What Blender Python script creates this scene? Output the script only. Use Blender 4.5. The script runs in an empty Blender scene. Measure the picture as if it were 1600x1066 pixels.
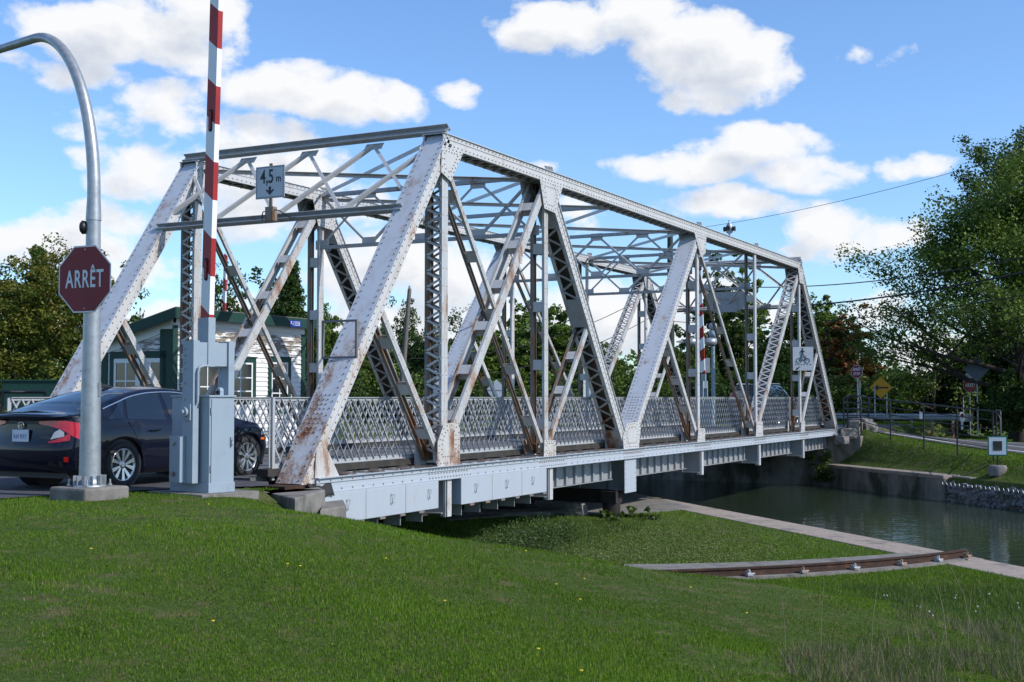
import bpy, bmesh, math, random
import numpy as np
from mathutils import Vector, Matrix, noise
random.seed(7); rng = np.random.default_rng(7)
D = bpy.data; SC = bpy.context.scene
COL = D.collections.new('scene_objects'); SC.collection.children.link(COL)
R = math.radians

# ------------------------------------------------------------------ camera
EYE = 1.27; FPX = 1970.75; PITCH = R(2.5455); THETA = R(27.629)
cam_d = D.cameras.new('camera'); cam = D.objects.new('camera', cam_d); SC.collection.objects.link(cam)
cam.location = (0, 0, EYE); cam.rotation_euler = (math.pi/2+PITCH, 0, 0)
cam_d.sensor_width = 36; cam_d.lens = FPX/1600*36; cam_d.clip_start = 0.1; cam_d.clip_end = 6000
SC.camera = cam
SC.view_settings.view_transform = 'Standard'; SC.view_settings.look = 'None'
SC.view_settings.exposure = 0.25; SC.view_settings.gamma = 1
SC.render.resolution_x = 1024; SC.render.resolution_y = 682
SC.cycles.max_bounces = 8; SC.cycles.transparent_max_bounces = 8

def ray(x, y):
    a = (x-800)/FPX; b = (533-y)/FPX; c, s = math.cos(PITCH), math.sin(PITCH)
    return Vector((a, c-b*s, s+b*c))
def atd(x, y, dist):
    d = ray(x, y); return Vector((0, 0, EYE))+d*(dist/d.y)
def atz(x, y, z):
    d = ray(x, y); return Vector((0, 0, EYE))+d*((z-EYE)/d.z)
BX, BY = -3.2132, 19.3857
UX = Vector((math.sin(THETA), math.cos(THETA), 0)); UY = Vector((-math.cos(THETA), math.sin(THETA), 0))
def bw(s, y, z=0): return Vector((BX, BY, z))+UX*s+UY*y      # bridge coordinates to world
BROT = math.pi/2-THETA

# ------------------------------------------------------------------ sun and sky
SUN_EL = R(38)
sdir = (-UY*math.cos(R(6))+UX*math.sin(R(6)))              # horizontal direction towards the sun
sdir = Vector((sdir.x*math.cos(SUN_EL), sdir.y*math.cos(SUN_EL), math.sin(SUN_EL)))
sun_d = D.lights.new('sun', 'SUN'); sun = D.objects.new('sun', sun_d); SC.collection.objects.link(sun)
sun_d.energy = 3.6; sun_d.angle = R(0.53); sun_d.color = (1, .95, .87)
sun.rotation_euler = sdir.to_track_quat('Z', 'Y').to_euler(); sun.location = (20, 0, 30)

W = D.worlds.new('World'); SC.world = W; W.use_nodes = True
nt = W.node_tree; N = nt.nodes; Lk = nt.links; N.clear()
def nd(tree, typ, **kw):
    n = tree.nodes.new(typ)
    for k, v in kw.items():
        if k.startswith('i_'):
            key = k[2:]; key = int(key) if key.isdigit() else key
            n.inputs[key].default_value = v
        else: setattr(n, k, v)
    return n
def lk(tree, a, b): tree.links.new(a, b)
def ramp(tree, fac, stops, interp='LINEAR'):
    n = tree.nodes.new('ShaderNodeValToRGB'); n.color_ramp.interpolation = interp
    e = n.color_ramp.elements
    while len(e) > 1: e.remove(e[-1])
    e[0].position = stops[0][0]; e[0].color = tuple(stops[0][1])+(1,) if len(stops[0][1]) == 3 else stops[0][1]
    for p, c in stops[1:]:
        k = e.new(p); k.color = tuple(c)+(1,) if len(c) == 3 else c
    if fac is not None: tree.links.new(fac, n.inputs[0])
    return n
def g(v): return (v, v, v)
def mathn(tree, op, a, b=None, clamp=False):
    n = tree.nodes.new('ShaderNodeMath'); n.operation = op; n.use_clamp = clamp
    for i, v in enumerate((a, b)):
        if v is None: continue
        if isinstance(v, (int, float)): n.inputs[i].default_value = v
        else: tree.links.new(v, n.inputs[i])
    return n.outputs[0]
def mixc(tree, fac, a, b, mode='MIX'):
    n = tree.nodes.new('ShaderNodeMix'); n.data_type = 'RGBA'; n.blend_type = mode
    for s, v in ((0, fac), (6, a), (7, b)):
        if isinstance(v, (int, float)): n.inputs[s].default_value = v
        elif isinstance(v, (tuple, list)): n.inputs[s].default_value = tuple(v)+(1,) if len(v) == 3 else v
        else: tree.links.new(v, n.inputs[s])
    return n.outputs[2]

# cloud cover as a function of sky direction (azimuth, slope): a node group so it can be sampled twice
def cloud_group():
    t = D.node_groups.new('cloud_cover', 'ShaderNodeTree')
    t.interface.new_socket('P', in_out='INPUT', socket_type='NodeSocketVector')
    t.interface.new_socket('C', in_out='OUTPUT', socket_type='NodeSocketFloat')
    gi = t.nodes.new('NodeGroupInput'); go = t.nodes.new('NodeGroupOutput')
    P = gi.outputs[0]
    n1 = nd(t, 'ShaderNodeTexNoise', i_Scale=7.0, i_Detail=2.0, i_Roughness=.5); lk(t, P, n1.inputs['Vector'])
    sub = nd(t, 'ShaderNodeVectorMath', operation='SUBTRACT'); lk(t, n1.outputs['Color'], sub.inputs[0]); sub.inputs[1].default_value = (.5, .5, .5)
    mad = nd(t, 'ShaderNodeVectorMath', operation='MULTIPLY_ADD'); lk(t, sub.outputs[0], mad.inputs[0]); mad.inputs[1].default_value = (.06, .045, 0); lk(t, P, mad.inputs[2])
    Q = mad.outputs[0]
    ell = [(905,42,150,42,1.1),(1000,22,95,40,1.1),(1060,55,110,55,1.1),(1130,105,115,62,1.15),(1190,110,62,48,1),(1100,145,70,34,.8),(800,45,50,18,.7),
      (205,52,150,52,1.2),(285,15,80,50,1.1),(290,75,90,38,.9),(375,65,22,34,.45),(150,128,62,30,.55),(165,205,68,26,.7),(285,185,70,40,.4),(70,105,50,20,.4),
      (470,148,135,44,1.1),(480,118,60,24,.8),(610,160,52,32,.9),(705,142,42,20,.75),(405,222,75,34,1),(255,270,95,42,.75),(120,258,24,14,.4),(210,300,60,16,.4),
      (1165,236,110,38,1.05),(1155,212,50,22,.9),(1245,272,85,32,1),(995,262,60,20,.7),(1090,258,85,32,.85),(1130,328,115,22,.75),(1310,362,90,42,1.1),(1240,396,38,14,.5),(1390,358,75,26,.8),(1440,258,55,18,.7),(1333,70,16,9,.18),(1420,75,18,13,.2),
      (80,375,150,34,.9),(215,430,90,34,.6),(430,300,110,60,.9),(600,420,110,50,.9),(560,330,60,40,.6),(720,440,130,60,.8),(900,340,40,26,.7),(930,500,130,60,1),(1060,480,110,60,.8),(700,520,200,50,.9),(370,520,170,50,.7),(1190,520,80,50,.6),(1380,490,80,24,.4),(1480,560,90,50,.8),(30,470,70,26,.5),(160,350,70,26,.8),(860,258,26,12,.5)]
    acc = None
    for (x, y, rx, ry, w) in ell:
        d = ray(x, y); az = math.atan2(d.x, d.y); el = d.z/math.hypot(d.x, d.y)
        s = nd(t, 'ShaderNodeVectorMath', operation='SUBTRACT'); lk(t, Q, s.inputs[0]); s.inputs[1].default_value = (az, el, 0)
        m = nd(t, 'ShaderNodeVectorMath', operation='MULTIPLY'); lk(t, s.outputs[0], m.inputs[0]); m.inputs[1].default_value = (FPX/rx/1.12, FPX/ry/1.12, 0)
        l = nd(t, 'ShaderNodeVectorMath', operation='DOT_PRODUCT'); lk(t, m.outputs[0], l.inputs[0]); lk(t, m.outputs[0], l.inputs[1])
        q = mathn(t, 'MULTIPLY_ADD', l.outputs['Value'], -w*.55); t.nodes[-1].inputs[2].default_value = w*.62
        acc = q if acc is None else mathn(t, 'SMOOTH_MAX' if False else 'MAXIMUM', acc, q)
    n2 = nd(t, 'ShaderNodeTexNoise', i_Scale=20.0, i_Detail=9.0, i_Roughness=.57, i_Distortion=.15)
    st = nd(t, 'ShaderNodeVectorMath', operation='MULTIPLY'); lk(t, P, st.inputs[0]); st.inputs[1].default_value = (1, 1.35, 1)
    lk(t, st.outputs[0], n2.inputs['Vector'])
    # outside the mapped quadrant an ordinary scatter of clouds
    n3 = nd(t, 'ShaderNodeTexNoise', i_Scale=5.0, i_Detail=3.0); lk(t, st.outputs[0], n3.inputs['Vector'])
    sx = nd(t, 'ShaderNodeSeparateXYZ'); lk(t, P, sx.inputs[0])
    out = mathn(t, 'GREATER_THAN', mathn(t, 'ABSOLUTE', sx.outputs[0]), .5)
    up = mathn(t, 'GREATER_THAN', sx.outputs[1], .42)
    o2 = mathn(t, 'MAXIMUM', out, up)
    gen = mathn(t, 'MULTIPLY', mathn(t, 'SUBTRACT', n3.outputs[0], .60), 3.0)
    acc = mathn(t, 'MAXIMUM', acc, mathn(t, 'SUBTRACT', mathn(t, 'MULTIPLY', gen, o2), mathn(t, 'MULTIPLY', mathn(t, 'SUBTRACT', 1.0, o2), 5.0)))
    acc = mathn(t, 'MINIMUM', mathn(t, 'MAXIMUM', acc, -.6), .62)
    dens = mathn(t, 'ADD', acc, mathn(t, 'MULTIPLY', mathn(t, 'SUBTRACT', n2.outputs[0], .5), 2.05))
    lk(t, dens, go.inputs[0])
    return t
CG = cloud_group()
tc = nd(nt, 'ShaderNodeTexCoord'); sp = nd(nt, 'ShaderNodeSeparateXYZ'); lk(nt, tc.outputs['Generated'], sp.inputs[0])
az = mathn(nt, 'ARCTAN2', sp.outputs[0], sp.outputs[1])
hor = mathn(nt, 'SQRT', mathn(nt, 'ADD', mathn(nt, 'MULTIPLY', sp.outputs[0], sp.outputs[0]), mathn(nt, 'ADD', mathn(nt, 'MULTIPLY', sp.outputs[1], sp.outputs[1]), 1e-4)))
slope = mathn(nt, 'DIVIDE', sp.outputs[2], hor)
cb = nd(nt, 'ShaderNodeCombineXYZ'); lk(nt, az, cb.inputs[0]); lk(nt, slope, cb.inputs[1])
c1 = nd(nt, 'ShaderNodeGroup'); c1.node_tree = CG; lk(nt, cb.outputs[0], c1.inputs[0])
sh = nd(nt, 'ShaderNodeVectorMath', operation='ADD'); lk(nt, cb.outputs[0], sh.inputs[0]); sh.inputs[1].default_value = (.014, .022, 0)
c2 = nd(nt, 'ShaderNodeGroup'); c2.node_tree = CG; lk(nt, sh.outputs[0], c2.inputs[0])
cover = ramp(nt, c1.outputs[0], [(-.05, g(0)), (.10, g(.25)), (.26, g(.8)), (.45, g(1))])
under = ramp(nt, c2.outputs[0], [(.18, g(0)), (.95, g(1))])
ccol = mixc(nt, under.outputs[0], (8.15, 8.2, 8.35), (5.1, 5.6, 6.5))
sky = nd(nt, 'ShaderNodeTexSky'); sky.sky_type = 'NISHITA'; sky.sun_disc = False
sky.sun_elevation = SUN_EL; sky.sun_rotation = math.atan2(sdir.x, sdir.y); sky.air_density = 1.0; sky.dust_density = .35; sky.ozone_density = 1.6
skyc = mixc(nt, 1.0, sky.outputs[0], (1.06, 1.35, 1.72), 'MULTIPLY')
upm = mathn(nt, 'GREATER_THAN', sp.outputs[2], -0.02)
cf = mathn(nt, 'MULTIPLY', cover.outputs[0], upm)
fin = mixc(nt, cf, skyc, ccol)
bg = nd(nt, 'ShaderNodeBackground'); bg.inputs[1].default_value = 0.1; lk(nt, fin, bg.inputs[0])
wo = nd(nt, 'ShaderNodeOutputWorld'); lk(nt, bg.outputs[0], wo.inputs[0])
W.cycles.sampling_method = 'MANUAL'; W.cycles.sample_map_resolution = 512

# ------------------------------------------------------------------ tagging and mesh helpers
def tag(o, label=None, cat=None, group=None, kind=None):
    if label: o['label'] = label
    if cat: o['category'] = cat
    if group: o['group'] = group
    if kind: o['kind'] = kind
    return o
def empty(name, loc, rz=0, label=None, cat=None, group=None):
    o = D.objects.new(name, None); COL.objects.link(o); o.location = loc; o.rotation_euler = (0, 0, rz)
    o.empty_display_size = .3
    return tag(o, label, cat, group)
def copy_tree(o, parent=None):
    c = o.copy(); COL.objects.link(c)
    if parent is not None: c.parent = parent
    for ch in list(o.children): copy_tree(ch, c)
    return c

class MB:
    def __init__(s): s.v = []; s.f = []; s.m = []; s.sm = []
    def add(s, vs, fs, mi=0, smooth=False):
        b = len(s.v); s.v.extend([tuple(p) for p in vs])
        for f in fs: s.f.append(tuple(b+i for i in f)); s.m.append(mi); s.sm.append(smooth)
    def box(s, x0, y0, z0, x1, y1, z1, mi=0):
        s.add([(x0,y0,z0),(x1,y0,z0),(x1,y1,z0),(x0,y1,z0),(x0,y0,z1),(x1,y0,z1),(x1,y1,z1),(x0,y1,z1)],
              [(0,3,2,1),(4,5,6,7),(0,1,5,4),(1,2,6,5),(2,3,7,6),(3,0,4,7)], mi)
    def obox(s, A, B, w0, w1, v0, v1, wdir, vdir, mi=0):
        """box along A->B, spanning w0..w1 along wdir and v0..v1 along vdir"""
        A = Vector(A); B = Vector(B); wd = Vector(wdir); vd = Vector(vdir); pts = []
        for P in (A, B):
            for (w, v) in ((w0, v0), (w1, v0), (w1, v1), (w0, v1)): pts.append(P+wd*w+vd*v)
        s.add(pts, [(0,1,2,3),(7,6,5,4),(0,4,5,1),(1,5,6,2),(2,6,7,3),(3,7,4,0)], mi)
    def beam(s, A, B, w, t, up=(0,0,1), mi=0):
        A = Vector(A); B = Vector(B); a = (B-A).normalized(); u = Vector(up); wd = a.cross(u)
        if wd.length < 1e-4: wd = a.cross(Vector((1,0,0)))
        wd.normalize(); vd = wd.cross(a).normalized()
        s.obox(A, B, -w/2, w/2, -t/2, t/2, wd, vd, mi)
    def tube(s, pts, rad, n=8, mi=0, cap=True):
        pts = [Vector(p) for p in pts]; rs = rad if isinstance(rad, (list, tuple)) else [rad]*len(pts)
        rings = []; prev = None
        for i, p in enumerate(pts):
            if i == 0: a = pts[1]-p
            elif i == len(pts)-1: a = p-pts[-2]
            else: a = (pts[i+1]-p).normalized()+(p-pts[i-1]).normalized()
            a.normalize()
            if prev is None:
                u = a.cross(Vector((0,0,1)))
                if u.length < .01: u = a.cross(Vector((1,0,0)))
            else: u = prev-a*prev.dot(a)
            u.normalize(); prev = u; w = a.cross(u)
            rings.append([p+(u*math.cos(2*math.pi*k/n)+w*math.sin(2*math.pi*k/n))*rs[i] for k in range(n)])
        vs = [q for r in rings for q in r]; fs = []
        for i in range(len(pts)-1):
            for k in range(n): fs.append((i*n+k, i*n+(k+1)%n, (i+1)*n+(k+1)%n, (i+1)*n+k))
        s.add(vs, fs, mi, True)
        if cap:
            s.add(rings[0], [tuple(range(n))[::-1]], mi); s.add(rings[-1], [tuple(range(n))], mi)
    def prism(s, poly, off, mi=0):
        """closed polygon (3D points) extruded by vector off"""
        n = len(poly); off = Vector(off); P = [Vector(p) for p in poly]
        s.add(P+[p+off for p in P], [tuple(range(n))[::-1], tuple(range(n, 2*n))]+[(i, (i+1)%n, n+(i+1)%n, n+i) for i in range(n)], mi)
    def rivet(s, p, nrm, r=.017, h=.012, mi=0):
        r *= 1.06; h *= 1.3; p = Vector(p); nn = Vector(nrm).normalized(); u = nn.orthogonal().normalized(); w = nn.cross(u)
        b = [p+(u*math.cos(k*math.pi/3)+w*math.sin(k*math.pi/3))*r for k in range(6)]
        t = [p+nn*h+(u*math.cos(k*math.pi/3)+w*math.sin(k*math.pi/3))*r*.5 for k in range(6)]
        s.add(b+t, [(k, (k+1)%6, 6+(k+1)%6, 6+k) for k in range(6)]+[(6,7,8,9,10,11)], mi, True)
    def lathe(s, c, prof, n=16, mi=0, axis=(0,0,1), smooth=True, cap=True):
        c = Vector(c); a = Vector(axis).normalized(); u = a.orthogonal().normalized(); w = a.cross(u); vs = []; fs = []
        for (r, h) in prof:
            for k in range(n): vs.append(c+a*h+(u*math.cos(2*math.pi*k/n)+w*math.sin(2*math.pi*k/n))*r)
        for i in range(len(prof)-1):
            for k in range(n): fs.append((i*n+k, i*n+(k+1)%n, (i+1)*n+(k+1)%n, (i+1)*n+k))
        s.add(vs, fs, mi, smooth)
        if cap: s.add(vs[:n], [tuple(range(n))[::-1]], mi); s.add(vs[-n:], [tuple(range(n))], mi)
    def build(s, name, mats, parent=None, bevel=0, loc=None):
        me = D.meshes.new(name); me.from_pydata(s.v, [], s.f)
        mats = mats if isinstance(mats, (list, tuple)) else [mats]
        for m in mats: me.materials.append(m)
        if s.f:
            me.polygons.foreach_set('material_index', s.m); me.polygons.foreach_set('use_smooth', s.sm)
        me.validate(); me.update()
        o = D.objects.new(name, me); COL.objects.link(o)
        if parent is not None: o.parent = parent
        if loc is not None: o.location = loc
        if bevel:
            b = o.modifiers.new('bevel', 'BEVEL'); b.width = bevel; b.segments = 2; b.limit_method = 'ANGLE'; b.angle_limit = R(35)
        return o

def text_obj(name, txt, size, mat, parent, loc, rot, ext=.002, xs=1.0, bold=0.0, align='CENTER', sp=1.0):
    cu = D.curves.new(name, 'FONT'); cu.body = txt; cu.size = size; cu.align_x = align; cu.align_y = 'CENTER'; cu.extrude = ext; cu.offset = bold; cu.space_character = sp
    tmp = D.objects.new('tmp', cu); COL.objects.link(tmp)
    dg = bpy.context.evaluated_depsgraph_get(); me = D.meshes.new_from_object(tmp.evaluated_get(dg))
    D.objects.remove(tmp); D.curves.remove(cu)
    me.name = name; me.materials.clear(); me.materials.append(mat)
    o = D.objects.new(name, me); COL.objects.link(o); o.parent = parent; o.location = loc; o.rotation_euler = rot; o.scale = (xs, 1, 1)
    return o

# ------------------------------------------------------------------ materials
def mat(name, col, rough=.6, metal=0.0, spec=.5, coat=0.0):
    m = D.materials.new(name); m.use_nodes = True; b = m.node_tree.nodes['Principled BSDF']
    b.inputs['Base Color'].default_value = tuple(col)+(1,); b.inputs['Roughness'].default_value = rough
    b.inputs['Metallic'].default_value = metal; b.inputs['Specular IOR Level'].default_value = spec; b.inputs['Coat Weight'].default_value = coat
    return m
def noisy(name, c1, c2, scale=6, rough=.8, bump=.2, detail=6, metal=0, c3=None, s3=.7, bscale=None, t3=(.55, .7), rng_=(.35, .65), stretch=None, spec=.4):
    m = mat(name, c1, rough, metal, spec); t = m.node_tree; b = t.nodes['Principled BSDF']
    tcn = nd(t, 'ShaderNodeTexCoord'); vec = tcn.outputs['Object']
    if stretch:
        mp = nd(t, 'ShaderNodeMapping'); mp.inputs['Scale'].default_value = stretch; lk(t, vec, mp.inputs[0]); vec = mp.outputs[0]
    n = nd(t, 'ShaderNodeTexNoise', i_Scale=scale, i_Detail=detail, i_Roughness=.6); lk(t, vec, n.inputs['Vector'])
    r = ramp(t, n.outputs[0], [(rng_[0], c1), (rng_[1], c2)]); col = r.outputs[0]
    if c3:
        n3 = nd(t, 'ShaderNodeTexNoise', i_Scale=s3, i_Detail=5.0, i_Roughness=.65); lk(t, vec, n3.inputs['Vector'])
        r3 = ramp(t, n3.outputs[0], [(t3[0], g(0)), (t3[1], g(1))]); col = mixc(t, r3.outputs[0], col, c3)
    lk(t, col, b.inputs['Base Color'])
    if bump:
        nb = nd(t, 'ShaderNodeTexNoise', i_Scale=bscale or scale*5, i_Detail=5.0, i_Roughness=.65); lk(t, vec, nb.inputs['Vector'])
        bp = nd(t, 'ShaderNodeBump', i_Strength=bump, i_Distance=.02); lk(t, nb.outputs[0], bp.inputs['Height']); lk(t, bp.outputs[0], b.inputs['Normal'])
    return m
def steel(name, base, rust_amt=0.0, low=0.0, low_z=1.2, dirt=.35, seed=0):
    """old painted riveted steel: paint, grime streaks, rust patches (rust_amt everywhere, low = extra below low_z)"""
    m = mat(name, base, .5, 0, .4); t = m.node_tree; b = t.nodes['Principled BSDF']
    tcn = nd(t, 'ShaderNodeTexCoord'); vec = tcn.outputs['Object']
    ad = nd(t, 'ShaderNodeVectorMath', operation='ADD'); lk(t, vec, ad.inputs[0]); ad.inputs[1].default_value = (seed*3.1, seed*1.7, 0); vec2 = ad.outputs[0]
    st = nd(t, 'ShaderNodeMapping'); st.inputs['Scale'].default_value = (1, 1, .22); lk(t, vec2, st.inputs[0])
    n1 = nd(t, 'ShaderNodeTexNoise', i_Scale=5.0, i_Detail=6.0, i_Roughness=.6); lk(t, st.outputs[0], n1.inputs['Vector'])
    n2 = nd(t, 'ShaderNodeTexNoise', i_Scale=1.6, i_Detail=9.0, i_Roughness=.72); rst = nd(t, 'ShaderNodeMapping'); rst.inputs['Scale'].default_value = (1.6, 1.6, .55); lk(t, vec2, rst.inputs[0]); lk(t, rst.outputs[0], n2.inputs['Vector'])
    n3 = nd(t, 'ShaderNodeTexNoise', i_Scale=40.0, i_Detail=4.0, i_Roughness=.7); lk(t, vec2, n3.inputs['Vector'])
    dirtm = ramp(t, n1.outputs[0], [(.48, g(0)), (.80, g(dirt*.8))])
    c = mixc(t, dirtm.outputs[0], base, (base[0]*.55, base[1]*.47, base[2]*.38))
    sx = nd(t, 'ShaderNodeSeparateXYZ'); lk(t, vec, sx.inputs[0])
    lowm = mathn(t, 'MULTIPLY', mathn(t, 'SUBTRACT', 1.0, mathn(t, 'DIVIDE', sx.outputs[2], low_z), True), low)
    val = mathn(t, 'ADD', mathn(t, 'ADD', n2.outputs[0], mathn(t, 'MULTIPLY', mathn(t, 'SUBTRACT', n3.outputs[0], .5), .22)), mathn(t, 'ADD', lowm, rust_amt))
    rm = ramp(t, val, [(.60, g(0)), (.67, g(.55)), (.74, g(1))])
    stain = ramp(t, val, [(.545, g(0)), (.67, g(.42))])
    rc = ramp(t, n3.outputs[0], [(.3, (.05, .018, .008)), (.5, (.17, .06, .02)), (.7, (.33, .14, .045))])
    c = mixc(t, stain.outputs[0], c, (.42, .27, .15)); c = mixc(t, rm.outputs[0], c, rc.outputs[0])
    lk(t, c, b.inputs['Base Color'])
    rr = mathn(t, 'ADD', mathn(t, 'MULTIPLY', rm.outputs[0], .4), .42); lk(t, rr, b.inputs['Roughness'])
    bp = nd(t, 'ShaderNodeBump', i_Strength=.25, i_Distance=.01); lk(t, mathn(t, 'ADD', n3.outputs[0], mathn(t, 'MULTIPLY', rm.outputs[0], -.8)), bp.inputs['Height']); lk(t, bp.outputs[0], b.inputs['Normal'])
    return m
PAINT = (.50, .495, .49)
M = {}
M['cover'] = steel('cover_plate_paint', (.50, .53, .58), -.01, .0, 1, .4, 8)
M['steel_inner'] = steel('grime_and_shade_steel', (.15, .145, .14), .07, .1, 3, .7, 9)  # rust and grime, with the shade inside the members painted in
M['steel'] = steel('painted_steel', PAINT, -.01, .0, 1, .5)
M['steel_low'] = steel('painted_steel_rusty_foot', PAINT, .015, .10, 2.6, .45, 1)
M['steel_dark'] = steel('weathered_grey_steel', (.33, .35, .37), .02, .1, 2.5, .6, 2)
M['steel_rust'] = steel('rust_streaked_steel', (.44, .45, .455), .055, .07, 3.0, .7, 3)
M['rivet'] = steel('rivet_steel', (.17, .165, .165), -.03, .12, 3, .5, 4)
M['plate'] = steel('white_painted_plate', (.385, .425, .475), -.06, 0, 1, .16, 5)
M['floorsteel'] = steel('grey_floor_steel', (.27, .285, .30), -.02, 0, 1, .6, 6)
M['rail'] = steel('railing_steel', (.36, .375, .39), -.05, .05, .5, .5, 7)
M['rustiron'] = noisy('rusty_iron', (.055, .024, .014), (.026, .015, .011), 14, .85, .4, c3=(.105, .05, .026), s3=3)
M['concrete'] = noisy('weathered_concrete', (.235, .22, .20), (.155, .143, .13), 5, .92, .5, c3=(.10, .095, .085), s3=1.6, bscale=60)
M['concrete2'] = noisy('stained_canal_concrete', (.27, .25, .215), (.15, .14, .12), 2.5, .92, .5, c3=(.045, .048, .03), s3=.8, t3=(.45, .62), bscale=30, stretch=(1, 1, .5))
M['coping'] = noisy('pinkish_coping_concrete', (.36, .295, .245), (.26, .22, .185), 7, .92, .35, c3=(.15, .14, .12), s3=1.2, bscale=70)
M['asphalt'] = noisy('asphalt', (.085, .085, .095), (.055, .055, .06), 3, .9, .5, c3=(.12, .12, .125), s3=.5, bscale=160)
M['paintline'] = noisy('road_paint', (.70, .70, .68), (.50, .50, .48), 9, .7, .1, c3=(.2, .2, .2), s3=6, t3=(.58, .66))
M['black'] = mat('black_paint', (.012, .012, .014), .45)
M['galv'] = noisy('galvanised_steel', (.40, .42, .44), (.30, .32, .34), 12, .42, .05, metal=.55, c3=(.5, .52, .54), s3=3)
M['cabinet'] = noisy('pale_grey_cabinet_paint', (.285, .345, .405), (.265, .325, .385), 2, .45, .03, c3=(.235, .285, .335), s3=5, t3=(.55, .8))
M['rubber'] = mat('black_rubber', (.018, .018, .019), .8)
M['white'] = mat('white_paint', (.78, .79, .80), .5)
M['red'] = mat('red_paint', (.38, .012, .014), .4)
M['signred'] = noisy('reflective_red_sheeting', (.19, .004, .010), (.16, .004, .009), 3, .42, 0)
M['signwhite'] = mat('white_reflective_sheeting', (.62, .66, .70), .45)
M['signback'] = noisy('aluminium_sign_back', (.36, .38, .41), (.30, .32, .35), 6, .45, .03, metal=.4)
M['green'] = noisy('dark_green_paint', (.008, .042, .032), (.010, .055, .042), 8, .6, .1, c3=(.006, .03, .024), s3=2)
M['glass_dark'] = mat('window_glass', (.015, .018, .02), .08, 0, .9)
# ------------------------------------------------------------------ terrain
CN, SN = math.cos(R(17)), math.sin(R(17))
PV = Vector((0.0695, 32.5486, 0))                # pivot of the swing span
def nt2w(n, t): return (n*CN-t*SN, n*SN+t*CN)
N_IN, N_NEAR, N_FAR, Z_PIT, Z_WATER, Z_FW = 13.75, 14.75, 26.2, -1.65, -2.2, -1.39
def sst(a, b, x):
    q = np.clip((x-a)/(b-a), 0, 1); return q*q*(3-2*q)
def ground_h(X, Y):
    X = np.asarray(X, float); Y = np.asarray(Y, float)
    n = X*CN+Y*SN; t = -X*SN+Y*CN
    lx = X-BX; ly = Y-BY; s = lx*UX.x+ly*UX.y; y = lx*UY.x+ly*UY.y
    r = np.hypot(X-PV.x, Y-PV.y)
    up = -.03-.34*sst(13.5, 3, Y)-1.38*np.log1p(np.exp(np.clip((X+2.9)/.7, -20, 20)))*.7/8.6*(.45+.55*sst(4, 14, Y))
    up = np.where(up < Z_PIT, Z_PIT, up)
    und = .035*np.sin(X*.9+1)*np.cos(Y*.7)+.02*np.sin(X*2.3+Y*1.7)
    up = up+und*sst(-5.2, -3.5, X)
    b = np.clip((17.5-r)/4.6, 0, 1)*sst(-3.9, -1.3, X)
    h = up*(1-b)+Z_PIT*b
    h = np.maximum(h, Z_PIT)
    # the road side of the pit is a vertical abutment
    roadside = (y > -.55) & (s < 2)
    h = np.where(roadside, np.where(r < 12.6, Z_PIT, np.where(s < .1, -.35 if False else np.where(s > -1.2, -.6, -.03), Z_PIT)), h)
    bank = sst(8.5, 12.5, n)*sst(0, 8, t)
    h = np.where(~roadside, h*(1-bank)+np.minimum(h, Z_PIT)*bank, h)
    h = np.where((s > 0) & (r < 22) & (y > -.55), np.where(r < 14.5, Z_PIT, Z_PIT+(r-14.5)*.25), h)
    h = np.where((n > N_IN) & (n <= N_NEAR), -1.9, h)
    d = np.hypot(X-13.2, Y-52)
    far = -.97*(1-np.exp(-np.maximum(d-1, 0)/6.5))-.03
    far = np.where((y > -1.2) & (s > 34.8), -.03, far)
    ramp_ = sst(N_FAR+.45, N_FAR+1.9, n)
    fh = np.where(s > 35.0, np.minimum(far, 0), (Z_FW-.03)*(1-ramp_)+np.maximum(far, Z_FW)*ramp_)
    fh = np.where((s > 35.0) & (n < N_FAR+3) & (y < -1.2), (Z_FW-.03)*(1-ramp_)+far*ramp_, fh)
    land = (n > N_FAR) | (s > 35.0)
    h = np.where(n > N_NEAR, np.where(land, fh, -4.5), h)
    # everything far away lies level
    return h
def axis(parts):
    out = []
    for a, b, st in parts: out += list(np.arange(a, b, st))
    out.append(parts[-1][1]); return out
nl = axis([(-3000,-600,400),(-600,-100,50),(-100,-24,4),(-24,-6,.6),(-6,13.6,.28),(13.72,13.78,.03),(14.0,14.7,.3),(14.74,14.77,.015),(15.2,26,.45),(26.18,26.22,.02),(26.4,34,.4),(34,70,1.5),(70,200,13),(200,600,50),(600,3000,400)])
tl = axis([(-600,-60,60),(-60,-8,4),(-8,4,.6),(4,60,.3),(60,90,1),(90,200,10),(200,600,50),(600,3000,400)])
nl = np.array(nl); tl = np.array(tl)
NN, TT = np.meshgrid(nl, tl); XX = NN*CN-TT*SN; YY = NN*SN+TT*CN; HH = ground_h(XX, YY)
def grid_mesh(name, XX, YY, HH, m):
    rws, cls = XX.shape; vs = np.stack([XX, YY, HH], -1).reshape(-1, 3)
    idx = np.arange(rws*cls).reshape(rws, cls)
    fs = np.stack([idx[:-1,:-1], idx[:-1,1:], idx[1:,1:], idx[1:,:-1]], -1).reshape(-1, 4)
    me = D.meshes.new(name); me.vertices.add(len(vs)); me.vertices.foreach_set('co', vs.ravel())
    me.loops.add(fs.size); me.loops.foreach_set('vertex_index', fs.ravel()); me.polygons.add(len(fs))
    me.polygons.foreach_set('loop_start', np.arange(0, fs.size, 4)); me.polygons.foreach_set('use_smooth', np.ones(len(fs), bool))
    me.update(); me.validate(); me.materials.append(m)
    o = D.objects.new(name, me); COL.objects.link(o); return o
M['soil'] = noisy('lawn_soil_and_thatch', (.036, .064, .012), (.088, .125, .032), 26, .95, .9, c3=(.14, .115, .06), s3=3.1, t3=(.50, .68), bscale=60, spec=.08)
ground = grid_mesh('ground', XX, YY, HH, M['soil']); tag(ground, kind='structure')

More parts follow.
